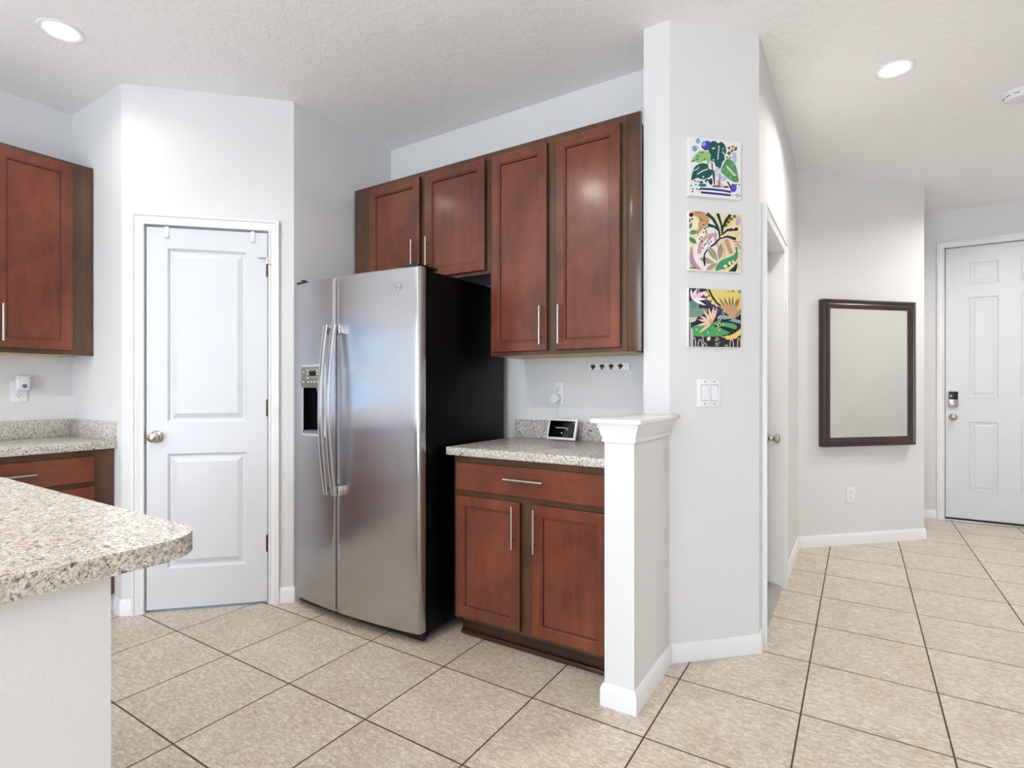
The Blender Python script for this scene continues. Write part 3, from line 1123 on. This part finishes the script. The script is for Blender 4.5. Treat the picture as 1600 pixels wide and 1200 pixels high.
# ------------------------------------------------------------------ wall plates
def plate(m, x0, x1, z0, z1, th=0.006, mi=0):
    m.box(x0, x1, -th, 0.0, z0, z1, 0.0025, mi)


def receptacle(parent, x, z, slots=True):
    m = MB()
    m.lathe([(0, 0), (0.0165, 0), (0.0165, 0.0085), (0.0155, 0.0092), (0, 0.0092)], (x, 0, z), '-y', 24, 0)
    o = obj('receptacle', m, 'white', parent)
    s = MB()
    s.box(x - 0.0075, x - 0.0055, -0.0098, -0.008, z - 0.001, z + 0.008)
    s.box(x + 0.0050, x + 0.0070, -0.0098, -0.008, z, z + 0.008)
    s.lathe([(0, 0.008), (0.0028, 0.008), (0.0028, 0.0098), (0, 0.0098)], (x, 0, z - 0.008), '-y', 12)
    obj('slots', s, 'darkslot', o)
    return o


def outlet(loc, rotz, label):
    t = thing('wall_outlet', label, 'outlet', loc, rotz, 'duplex wall outlets')
    m = MB()
    plate(m, -0.037, 0.037, -0.060, 0.060)
    obj('cover_plate', m, 'white', t)
    receptacle(t, 0, 0.020)
    receptacle(t, 0, -0.020)
    m = MB()
    m.lathe([(0, 0), (0.003, 0), (0.003, 0.0072), (0, 0.0072)], (0, 0, 0), '-y', 12)
    obj('screw', m, 'offwhite', t)
    return t


def p45(o, s, z, d=0.0):
    return (o[0] + (s + d) / math.sqrt(2), o[1] + (s - d) / math.sqrt(2), z)


OUT_C = (-1.3895, YB, 1.165)
outlet(OUT_C, 0, 'white wall outlet above the smart display with a round adapter plugged in')
OUT_L = (XL, 1.066, 1.172)
outlet(OUT_L, PI / 2, 'white wall outlet on the left wall under a plug-in device')
outlet(p45(C9, 0.462, 0.380), R45, 'white wall outlet low on the wall under the mirror')

# plug-in device on the left wall
t = thing('plug_in_device', 'white rounded plug-in device with a grey button on the left wall outlet', 'device', (XL + 0.0092, 1.078, 1.216), PI / 2)
obj('housing', MB().box(-0.030, 0.030, -0.036, 0, -0.036, 0.046, 0.012, seg=4), 'white', t)
m = MB()
m.lathe([(0, 0), (0.0115, 0), (0.0115, 0.002), (0.0095, 0.003), (0.0088, 0.002), (0, 0.002)], (0.002, -0.0355, -0.012), '-y', 24)
m.box(-0.006, 0.010, -0.039, -0.036, -0.013, -0.011)
obj('button', m, 'grey', t)
for x in (-0.029, 0.016):
    obj('vent_slit', MB().box(x, x + 0.013, -0.0365, -0.034, 0.029, 0.0305), 'darkslot', t)

# round adapter + cord of the smart display
AD = (-1.397, YB - 0.0092, 1.137)
t = thing('power_adapter', 'small round white adapter with a thin cord to the smart display', 'adapter', AD)
m = MB()
m.lathe([(0, 0), (0.0262, 0), (0.0275, 0.004), (0.0275, 0.022), (0.025, 0.028), (0.0, 0.0285)], (0, 0, 0), '-y', 32)
obj('plug_body', m, 'white', t)
m = MB()
m.tube([(0.002, -0.012, -0.026), (0.003, -0.013, -0.050), (0.003, -0.014, -0.085), (0.004, -0.016, -0.112), (0.010, -0.022, -0.1450), (0.020, -0.040, -0.180), (0.030, -0.056, -0.200)], 0.0019, 8)
obj('cord', m, 'white', t)

# smart display
t = thing('smart_display', 'small smart display with white bezel leaning on the counter backsplash', 'smart display', (-1.322, 2.585, 0.914), math.radians(-4))
tilt = math.radians(17)
rot = Matrix.Rotation(-tilt, 4, 'X')


def tilted(m):
    bmesh.ops.transform(m.bm, matrix=Matrix.Translation((0, -0.028, 0.006)) @ rot, verts=m.bm.verts)
    return m


obj('housing', tilted(MB().box(-0.089, 0.089, -0.006, 0.006, 0, 0.114, 0.0055, seg=3)), 'white', t)
sc_ = obj('screen', tilted(MB().box(-0.077, 0.077, -0.0068, -0.004, 0.012, 0.102, 0.0006)), 'glossblack', t)
m = MB()
x = -0.036
for w in (0.004, 0.010, 0.006, 0.008, 0.012, 0.005, 0.014, 0.008):
    m.box(x, x + w - 0.0015, -0.0072, -0.0066, 0.063, 0.0645)
    x += w
obj('screen_text', tilted(m), 'screenlit', sc_)
m = MB()
m.lathe([(0, 0), (0.003, 0), (0.003, 0.0005), (0, 0.0005)], (0.004, -0.0068, 0.036), '-y', 16)
obj('screen_dot', tilted(m), 'screenlit', sc_)
m = MB()
m.prism([(-0.020, 0.0), (0.030, 0.0), (0.034, 0.006), (0.018, 0.078), (0.004, 0.078)], -0.055, 0.055, axis='x', bev=0.004)
obj('stand', m, 'grey', t)

# hook rail under the tall upper cabinet
t = thing('hook_rail', 'white strip with four small dark hooks under the tall upper cabinet', 'hook rail', (-1.0885, YB, 1.304))
obj('backboard', MB().box(-0.112, 0.112, -0.014, 0, -0.021, 0.021, 0.002), 'white', t)
for k in range(4):
    x = -0.084 + k * 0.0505
    m = MB()
    m.lathe([(0, 0), (0.009, 0), (0.009, 0.003), (0.004, 0.005), (0.0038, 0.014), (0.008, 0.018), (0.0085, 0.023), (0.004, 0.027), (0, 0.027)], (x, -0.014, 0.003), '-y', 18)
    m.tube([(x, -0.018, -0.002), (x, -0.022, -0.012), (x, -0.032, -0.014), (x, -0.037, -0.007)], 0.0026, 8)
    obj('hook', m, 'bronze', t)
m = MB()
m.lathe([(0, 0.013), (0.003, 0.013), (0.003, 0.0148), (0, 0.0148)], (0.092, 0, 0.004), '-y', 12)
obj('screw', m, 'offwhite', t)

# double rocker switch on the partition
t = thing('light_switch', 'white double rocker light switch below the canvases', 'light switch', p45(C7, 0.190, 1.173), R45)
m = MB()
plate(m, -0.058, 0.058, -0.061, 0.061)
obj('cover_plate', m, 'white', t)
for x in (-0.023, 0.023):
    obj('rocker_gap', MB().box(x - 0.0178, x + 0.0178, -0.0064, -0.003, -0.0355, 0.0355), 'grey', t)  # grey backing painted in as the shaded gap around the rocker
    m = MB()
    m.prism([(-0.006, -0.034), (-0.0115, -0.033), (-0.0075, 0.002), (-0.0072, 0.033), (-0.006, 0.034)], x - 0.0163, x + 0.0163, axis='x')
    obj('rocker', m, 'white', t)
    for z in (-0.049, 0.049):
        m = MB()
        m.lathe([(0, 0), (0.003, 0), (0.003, 0.007), (0, 0.007)], (x, 0, z), '-y', 12)
        obj('screw', m, 'grey', t)

# ------------------------------------------------------------------ framed mirror
S0, S1, Z0, Z1, DPT = 0.1795, 1.0195, 0.752, 1.857, 0.052
sc0 = (S0 + S1) / 2
t = thing('wall_mirror', 'tall mirror in a deep dark espresso frame on the angled wall', 'mirror', p45(C9, sc0, Z0), R45)
w = (S1 - S0) / 2
hh = Z1 - Z0
obj('cabinet_box', MB().box(-w, w, -0.034, 0, 0, hh, 0.002), 'espresso', t)
m = MB()
fw = 0.068
FP = [(0, 0.034), (0, 0.050), (-0.006, 0.054), (-0.018, 0.054), (-0.022, 0.049), (-0.028, 0.049), (-0.036, 0.053), (-0.050, 0.050), (-0.060, 0.043), (-0.064, 0.043), (-fw, 0.040), (-fw, 0.034)]
m.sweep([(-w, 0), (-w, hh), (w, hh), (w, 0)], FP, lambda x, z, d: (x, -d, z), closed=True)
obj('frame', m, 'espresso', t)
obj('mirror_glass', MB().box(-w + fw - 0.004, w - fw + 0.004, -0.038, -0.0345, fw - 0.004, hh - fw + 0.004), 'mirror', t)

# ------------------------------------------------------------------ canvases
_paint = {}


def paint(c):
    if c not in _paint:
        _paint[c] = plain('paint_%d_%d_%d' % c, c, 0.6)
    return _paint[c]


class Art:
    def __init__(s, name, bgc, size, x0, x1, t0, t1, b0, b1):
        s.W = size
        s.mb = MB()
        s.mats = [paint(bgc), paint((244, 244, 244))]
        s.idx = {bgc: 0}
        s.m = (x0, x1, t0, t1, b0, b1)
        s.layer = 0
        D = 0.020
        W, Hh = size
        s.D = D
        s.mb.box(-W / 2, W / 2, -D, 0, 0, Hh, 0.0015, 1)
        s.mb.face([(-W / 2 + 0.0012, -D - 0.0001, 0.0012), (W / 2 - 0.0012, -D - 0.0001, 0.0012), (W / 2 - 0.0012, -D - 0.0001, Hh - 0.0012), (-W / 2 + 0.0012, -D - 0.0001, Hh - 0.0012)], 0)

    def mi(s, c):
        if c not in s.idx:
            s.idx[c] = len(s.mats)
            s.mats.append(paint(c))
        return s.idx[c]

    def uv(s, p):
        x0, x1, t0, t1, b0, b1 = s.m
        u = (p[0] - x0) / (x1 - x0)
        t, b = t0 + (t1 - t0) * u, b0 + (b1 - b0) * u
        v = 1 - (p[1] - t) / (b - t)
        u = min(max(u, 0.006), 0.994)
        v = min(max(v, 0.006), 0.994)
        return u, v

    def poly(s, pts, c):
        s.layer += 1
        y = -s.D - 0.00015 - 0.00002 * s.layer
        P = []
        for p in pts:
            u, v = s.uv(p)
            q = ((u - 0.5) * s.W[0], y, v * s.W[1])
            if not P or (Vector(q) - Vector(P[-1])).length > 2e-5:
                P.append(q)
        if len(P) > 2 and (Vector(P[0]) - Vector(P[-1])).length < 2e-5:
            P.pop()
        if len(P) > 2:
            f = s.mb.face(P, s.mi(c))
            bmesh.ops.triangulate(s.mb.bm, faces=[f])

    def smooth(s, pts, c, n=6):
        out = []
        k = len(pts)
        for i in range(k):
            p0, p1, p2, p3 = pts[i - 1], pts[i], pts[(i + 1) % k], pts[(i + 2) % k]
            for j in range(n):
                t = j / n
                out.append(tuple(0.5 * (2 * p1[a] + (p2[a] - p0[a]) * t + (2 * p0[a] - 5 * p1[a] + 4 * p2[a] - p3[a]) * t * t
                                        + (3 * p1[a] - p0[a] - 3 * p2[a] + p3[a]) * t ** 3) for a in (0, 1)))
        s.poly(out, c)

    def ell(s, x, y, rx, ry, c, rot=0.0, n=18):
        s.poly([(x + rx * math.cos(2 * PI * k / n) * math.cos(rot) - ry * math.sin(2 * PI * k / n) * math.sin(rot),
                 y + rx * math.cos(2 * PI * k / n) * math.sin(rot) + ry * math.sin(2 * PI * k / n) * math.cos(rot)) for k in range(n)], c)

    def leaf(s, a, b, w, c, n=8):
        dx, dy = b[0] - a[0], b[1] - a[1]
        l = math.hypot(dx, dy)
        nx, ny = -dy / l, dx / l
        up = [(a[0] + dx * k / n + nx * w / 2 * math.sin(PI * (k / n) ** 0.85), a[1] + dy * k / n + ny * w / 2 * math.sin(PI * (k / n) ** 0.85)) for k in range(n + 1)]
        dn = [(a[0] + dx * k / n - nx * w / 2 * math.sin(PI * (k / n) ** 0.85), a[1] + dy * k / n - ny * w / 2 * math.sin(PI * (k / n) ** 0.85)) for k in range(n - 1, 0, -1)]
        s.poly(up + dn, c)

    def stroke(s, pts, w, c, taper=False):
        L_, R_ = [], []
        n = len(pts)
        for i, p in enumerate(pts):
            a, b = pts[max(i - 1, 0)], pts[min(i + 1, n - 1)]
            d = math.hypot(b[0] - a[0], b[1] - a[1]) or 1
            nx, ny = -(b[1] - a[1]) / d, (b[0] - a[0]) / d
            ww = w / 2 * ((0.45 + 0.75 * i / (n - 1)) if taper else 1)
            L_.append((p[0] + nx * ww, p[1] + ny * ww))
            R_.append((p[0] - nx * ww, p[1] - ny * ww))
        s.poly(L_ + R_[::-1], c)

    def done(s, loc, label):
        o = obj('canvas_print', s.mb, s.mats, None, loc, R45, smooth=0, weld=False)
        return set_props(o, label, 'canvas', 'small botanical canvases')


SZ = (0.256, 0.256)
SM = 0.208
INK = (20, 18, 28)
TEAL = (8, 84, 80)
A = Art('one', (238, 237, 238), SZ, 180, 965, 170, 250, 1085, 1135)
A.ell(315, 240, 33, 40, (110, 158, 188)); A.ell(318, 242, 14, 16, (150, 190, 212))
A.ell(268, 358, 40, 46, (118, 164, 194)); A.ell(310, 340, 16, 22, (176, 208, 220))
A.smooth([(365, 300), (400, 245), (480, 240), (500, 290), (490, 360), (430, 385), (375, 350)], (72, 58, 168))
A.ell(398, 282, 34, 42, (140, 160, 226))
A.smooth([(215, 562), (265, 470), (330, 400), (400, 392), (465, 410), (495, 460), (500, 560), (460, 590), (430, 545), (330, 582), (270, 560)], (150, 196, 122))
for q in ([(290, 480), (340, 470)], [(280, 525), (330, 520)], [(350, 420), (400, 415)], [(400, 530), (425, 510)], [(215, 562), (270, 545)]):
    A.stroke(q, 16, (52, 84, 52))
A.smooth([(480, 300), (510, 250), (570, 238), (615, 272), (660, 250), (712, 290), (738, 370), (730, 440), (700, 470), (715, 520), (680, 560), (665, 620), (640, 665), (590, 640), (568, 590), (560, 560), (512, 550), (500, 490), (512, 440), (475, 415)], TEAL)
A.stroke([(628, 308), (624, 380), (616, 440), (612, 525)], 13, (240, 240, 240)); A.ell(545, 352, 28, 10, (240, 240, 240), -0.3)
A.stroke([(680, 400), (722, 460)], 16, (240, 240, 240)); A.ell(690, 360, 13, 10, (200, 225, 225)); A.ell(545, 530, 14, 10, (240, 240, 240))
A.smooth([(218, 852), (235, 720), (270, 640), (340, 592), (400, 584), (462, 600), (472, 660), (530, 700), (505, 780), (400, 835), (300, 815)], TEAL)
A.stroke([(300, 756), (380, 704), (462, 672)], 15, (240, 240, 240)); A.stroke([(235, 705), (300, 680), (330, 640)], 12, (240, 240, 240)); A.ell(392, 795, 14, 14, (200, 225, 225))
for x, y, rx, ry in ((780, 345, 20, 25), (838, 322, 18, 20), (880, 355, 24, 34), (825, 385, 20, 28), (780, 425, 28, 30), (750, 490, 14, 18), (795, 495, 14, 20)):
    A.ell(x, y, rx, ry, (128, 94, 52), 0.3)
A.ell(860, 495, 36, 92, (170, 190, 226))
A.smooth([(740, 520), (790, 518), (850, 570), (892, 640), (912, 740), (928, 855), (860, 868), (780, 820), (690, 745), (652, 700), (690, 600)], (86, 150, 92))
for x, y in ((830, 610), (755, 715), (880, 750), (700, 680), (800, 790)):
    A.ell(x, y, 22, 20, (140, 168, 104))
A.stroke([(742, 622), (800, 690), (872, 772)], 30, (196, 218, 218))
A.ell(602, 720, 36, 84, (206, 214, 236)); A.ell(690, 815, 54, 42, (190, 200, 232)); A.poly([(585, 835), (640, 850), (705, 945), (600, 955)], (246, 164, 170))
A.stroke([(518, 570), (530, 700), (562, 920)], 15, INK); A.stroke([(552, 690), (552, 780), (560, 905)], 14, INK); A.stroke([(645, 740), (636, 820), (622, 945)], 13, INK)
A.ell(455, 860, 40, 30, (30, 28, 80)); A.ell(505, 868, 26, 52, (30, 28, 80)); A.ell(360, 880, 30, 18, (34, 32, 90)); A.ell(380, 925, 62, 26, (36, 118, 98)); A.ell(455, 872, 18, 16, (236, 236, 240))
A.ell(590, 940, 70, 16, (96, 110, 96)); A.ell(735, 945, 45, 16, (60, 70, 60))
A.stroke([(338, 980), (500, 985), (680, 1000), (812, 1022)], 30, (40, 28, 128)); A.stroke([(358, 1036), (560, 1050), (805, 1072)], 30, (34, 24, 112))
A.ell(845, 958, 50, 64, (92, 78, 192)); A.stroke([(755, 862), (784, 910), (808, 965)], 22, INK)
for x, y in ((210, 935), (280, 918), (238, 990), (300, 985), (335, 998), (268, 862), (306, 868), (230, 1028), (888, 908), (930, 905)):
    A.ell(x, y, 11, 12, INK)
A.stroke([(868, 1078), (918, 1050)], 10, INK); A.stroke([(892, 1098), (958, 1066)], 10, INK); A.ell(832, 1072, 25, 24, (222, 220, 236))
A.done(p45(C7, SM, 2.030, 0.0015), 'square white canvas of dark green leaves and purple strokes, topmost of three')

CREAM = (238, 221, 182)
A = Art('two', CREAM, (0.256, 0.260), 180, 975, 125, 185, 1055, 1080)
A.smooth([(480, 388), (560, 390), (622, 450), (642, 560), (570, 650), (640, 720), (640, 850), (560, 930), (450, 1042), (360, 1020), (290, 930), (252, 800), (280, 620), (340, 490)], (240, 236, 236))
A.poly([(480, 250), (560, 300), (600, 400), (470, 350)], (238, 236, 230))
A.smooth([(240, 140), (400, 148), (482, 256), (470, 322), (400, 400), (345, 450), (312, 512), (300, 450), (335, 390), (318, 320), (380, 260), (252, 195)], (198, 152, 108))
A.ell(376, 342, 54, 50, (208, 164, 116)); A.ell(400, 342, 11, 13, INK); A.ell(330, 152, 60, 16, (170, 120, 76))
A.ell(215, 192, 32, 32, INK); A.ell(190, 285, 14, 30, INK); A.ell(225, 258, 16, 14, INK)
A.ell(275, 330, 40, 70, (246, 232, 204))
A.leaf((184, 470), (322, 452), 66, (62, 132, 78)); A.leaf((178, 540), (300, 642), 70, (62, 132, 78)); A.leaf((182, 412), (225, 308), 44, (60, 110, 66)); A.stroke([(190, 470), (300, 455)], 7, (160, 200, 150))
A.smooth([(190, 845), (215, 680), (238, 760), (252, 860), (300, 960), (362, 1027), (290, 1034), (218, 980)], (182, 148, 170))
A.stroke([(335, 792), (338, 720), (352, 640), (400, 565), (480, 512), (605, 490)], 58, (214, 170, 150))
for x, y in ((400, 460), (435, 440), (365, 535), (340, 565), (440, 475), (505, 545), (480, 570), (460, 600), (430, 635), (410, 660), (390, 705), (512, 605), (480, 635), (375, 605), (445, 385), (420, 405)):
    A.ell(x, y, 12, 13, INK)
A.leaf((755, 385), (910, 200), 90, (236, 216, 132))
for x, y in ((738, 350), (775, 300), (820, 255), (872, 215)):
    A.ell(x, y, 28, 26, (118, 108, 34))
A.ell(930, 290, 38, 66, (192, 168, 192), 0.2)
DKT = (14, 26, 34)
A.stroke([(505, 685), (580, 628), (645, 552)], 28, DKT)
A.stroke([(645, 560), (640, 460), (600, 350), (540, 250), (450, 172)], 46, (12, 56, 66), True); A.stroke([(645, 540), (636, 450), (604, 360)], 26, DKT)
A.stroke([(678, 480), (670, 350), (640, 250), (612, 168)], 38, DKT, True)
A.stroke([(680, 480), (692, 380), (740, 280), (810, 182)], 44, DKT, True)
A.stroke([(640, 450), (570, 375), (462, 345)], 44, (12, 56, 66), True)
A.stroke([(650, 520), (760, 425), (925, 405)], 42, DKT, True)
A.stroke([(640, 560), (760, 522), (890, 562)], 40, DKT, True)
A.ell(680, 520, 26, 14, (244, 240, 236)); A.ell(855, 395, 16, 14, (244, 240, 236))
A.stroke([(745, 565), (775, 660), (822, 785)], 62, (200, 152, 122)); A.stroke([(700, 600), (690, 720), (700, 850)], 40, (236, 204, 160))
TP = (168, 152, 126)
A.leaf((468, 680), (610, 905), 96, TP); A.leaf((662, 632), (636, 890), 84, TP); A.leaf((335, 862), (570, 935), 86, TP); A.leaf((440, 1045), (610, 930), 66, (178, 156, 134))
A.stroke([(470, 690), (600, 890)], 6, (206, 194, 170)); A.stroke([(345, 864), (560, 930)], 6, (206, 194, 170))
A.stroke([(458, 725), (412, 800), (400, 890), (416, 980)], 20, DKT)
A.smooth([(585, 1052), (600, 970), (670, 890), (780, 842), (860, 800), (906, 735), (926, 800), (900, 880), (840, 950), (740, 992), (660, 1030)], (66, 150, 108))
A.stroke([(690, 1020), (780, 980), (880, 890)], 22, (40, 60, 24))
for x, y, rx, ry in ((730, 982, 32, 26), (796, 930, 22, 30), (852, 910, 20, 28), (760, 1020, 18, 18), (820, 965, 16, 16)):
    A.ell(x, y, rx, ry, (240, 226, 164))
A.stroke([(905, 680), (905, 750)], 14, INK)
A.poly([(775, 1056), (860, 985), (905, 925), (918, 985), (888, 1062)], (10, 50, 56))
for k in range(46):
    A.ell(880 + random.random() * 92, 430 + random.random() * 600, 5, 6, (96, 74, 50))
A.stroke([(845, 602), (930, 612)], 14, (130, 116, 70)); A.stroke([(875, 655), (940, 640)], 12, (130, 116, 70)); A.ell(950, 690, 22, 30, (190, 170, 140))
A.stroke([(188, 1020), (225, 1012), (240, 1020), (282, 1012)], 12, INK)
A.done(p45(C7, SM, 1.704, 0.0015), 'square cream canvas of black branches and pale leaves, middle of three')

NIGHT = (34, 30, 44)
A = Art('three', NIGHT, (0.257, 0.256), 175, 980, 115, 150, 1030, 1040)
A.ell(520, 350, 140, 60, (58, 50, 92), 0.6); A.ell(620, 460, 60, 70, (66, 58, 100))
A.smooth([(185, 345), (250, 318), (325, 365), (332, 430), (400, 430), (470, 462), (400, 530), (330, 552), (300, 580), (185, 562)], (122, 152, 142))
A.ell(255, 380, 50, 60, (92, 136, 116)); A.poly([(185, 570), (302, 572), (280, 630), (185, 664)], (206, 206, 186))
for b, w, c in (((210, 128), 36, (236, 226, 236)), ((305, 118), 48, (240, 220, 232)), ((455, 165), 72, (242, 200, 224)), ((458, 290), 46, (246, 238, 244)), ((438, 392), 44, (246, 240, 240))):
    A.leaf((222, 288), b, w, c)
A.stroke([(330, 130), (320, 190)], 26, (150, 150, 150))
YEL = (228, 208, 128)
for x, y in ((440, 220), (490, 282), (548, 340), (606, 372)):
    A.ell(x, y, 36, 34, (238, 216, 142))
A.poly([(440, 128), (980, 150), (980, 430), (930, 485), (832, 560), (640, 392), (560, 345), (500, 250)], YEL)
A.stroke([(476, 132), (528, 250), (600, 350), (665, 402)], 30, INK)
for x, y, rr in ((740, 190, 9), (785, 178, 11), (850, 170, 20)):
    A.ell(x, y, rr, rr, (150, 136, 70))
PALM = (204, 158, 124)
A.smooth([(640, 400), (760, 440), (860, 430), (980, 500), (900, 560), (840, 598), (760, 520)], PALM)
for b in ((628, 262), (710, 246), (785, 246), (848, 238), (922, 266), (958, 262), (985, 420), (985, 480)):
    A.leaf((838, 590), b, 54, PALM)
for b in ((628, 262), (710, 246), (785, 246), (848, 238), (922, 266), (958, 262)):
    A.leaf((b[0] * 0.55 + 838 * 0.45, b[1] * 0.55 + 590 * 0.45), b, 26, (140, 112, 62))
A.stroke([(890, 545), (980, 470)], 12, INK); A.stroke([(900, 570), (980, 548)], 12, INK)
A.smooth([(605, 585), (650, 540), (760, 545), (900, 600), (982, 630), (982, 668), (840, 640), (700, 600)], (152, 172, 172))
A.stroke([(690, 620), (820, 606)], 26, INK)
GRN = (78, 160, 100)
A.smooth([(208, 745), (300, 692), (520, 682), (560, 702), (680, 742), (812, 802), (700, 852), (560, 872), (230, 862), (196, 800)], GRN)
A.smooth([(540, 652), (700, 650), (850, 668), (912, 710), (885, 756), (760, 722), (560, 690)], (84, 162, 106))
A.stroke([(560, 705), (700, 745), (812, 796)], 26, INK)
for x, y in ((290, 760), (465, 810), (640, 770), (620, 720), (700, 690)):
    A.ell(x, y, 14, 16, (170, 214, 130))
for x, y in ((880, 870), (930, 830), (820, 885), (770, 885)):
    A.ell(x, y, 42, 34, (240, 212, 120))
A.smooth([(660, 872), (780, 858), (900, 800), (982, 738), (982, 790), (950, 850), (880, 880), (780, 892)], (236, 210, 120))
PK = (240, 206, 182)
for b in ((388, 452), (474, 415), (552, 396), (606, 414), (328, 545), (308, 608), (285, 702), (322, 818)):
    A.leaf((524, 655), b, 44, PK)
A.ell(505, 630, 34, 40, (226, 170, 126))
for q in ((640, 610), (610, 660), (640, 690), (605, 910), (600, 990), (700, 500)):
    A.ell(q[0], q[1], 26, 26, (214, 206, 190)); A.ell(q[0], q[1], 15, 15, INK)
for x, y in ((600, 740), (620, 780), (650, 740), (610, 830), (575, 930), (640, 960)):
    A.ell(x, y, 9, 10, (214, 204, 120))
A.ell(475, 905, 26, 34, (236, 226, 196), 0.5)
for x, w, top in ((250, 50, 890), (345, 60, 918), (415, 56, 975), (745, 50, 1000), (828, 56, 918), (945, 52, 898), (215, 34, 750)):
    A.stroke([(x - w / 2, 1036), (x - w / 2.2, top + 40), (x - w / 5, top), (x + w / 5, top), (x + w / 2.2, top + 40), (x + w / 2, 1036)], 13, (226, 216, 202))
A.stroke([(195, 670), (205, 850), (200, 1030)], 12, (214, 206, 196)); A.stroke([(375, 850), (400, 960)], 12, (214, 206, 196))
A.stroke([(922, 165), (978, 165)], 10, INK); A.stroke([(928, 190), (980, 192)], 10, INK)
A.done(p45(C7, SM, 1.373, 0.0015), 'square dark canvas of yellow sun and fan palms, lowest of three')

# ------------------------------------------------------------------ ceiling fittings
def can_light(x, y, power, label):
    t = thing('recessed_light', label, 'ceiling light', (x, y, H), 0, 'round recessed ceiling lights')
    m = MB()
    m.lathe([(0.062, 0.0), (0.086, 0.0), (0.086, 0.003), (0.080, 0.006), (0.066, 0.004), (0.062, 0.001)], (0, 0, 0), '-z', 36)
    obj('trim_ring', m, 'trim', t)
    m = MB()
    m.lathe([(0, 0.002), (0.064, 0.002), (0.060, 0.0045), (0, 0.0055)], (0, 0, 0), '-z', 36)
    obj('lens', m, 'lens', t)
    area_light('lamp_light', (0, 0, -0.012), (0, 0, 0), 0.12, 0.12, power, CAN_COLOR, 'DISK', t, math.radians(150))
    return t


can_light(-3.01, 0.97, 1.5, 'lit round recessed light in the ceiling above the left upper cabinet')
can_light(0.155, 3.330, 9.0, 'lit round recessed light in the ceiling over the hall')
for x, y, pw, lb in ((-1.79, 0.61, 9.5, 'recessed kitchen light over the island end'),
                 (-3.01, -0.70, 4.0, 'unseen recessed light added near the sink window'), (-1.70, -1.1, 9.0, 'unseen recessed light added over the far island end'),  # unseen lights on this line and the next are added for brightness
                 (1.0, -0.6, 4.0, 'unseen recessed light added in the great room'), (1.25, 5.1, 13.0, 'unseen recessed light added inside the front entry')):
    can_light(x, y, pw, lb)

t = thing('smoke_detector', 'round white smoke detector on the hall ceiling by the picture edge', 'smoke detector', (0.735, 3.955, H))
m = MB()
m.lathe([(0, 0), (0.070, 0), (0.070, 0.010), (0.064, 0.013), (0.064, 0.015), (0.066, 0.017), (0.063, 0.030), (0.052, 0.040), (0.0, 0.043)], (0, 0, 0), '-z', 40)
obj('housing', m, 'white', t)
m = MB()
for k in range(10):
    a = 2 * PI * k / 10
    q = Matrix.Rotation(a, 4, 'Z')
    b_ = MB().box(0.0615, 0.0660, -0.011, 0.011, -0.0255, -0.0225)
    bmesh.ops.transform(b_.bm, matrix=q, verts=b_.bm.verts)
    m.absorb(b_.bm, 0)
obj('vent_slots', m, 'darkslot', t)
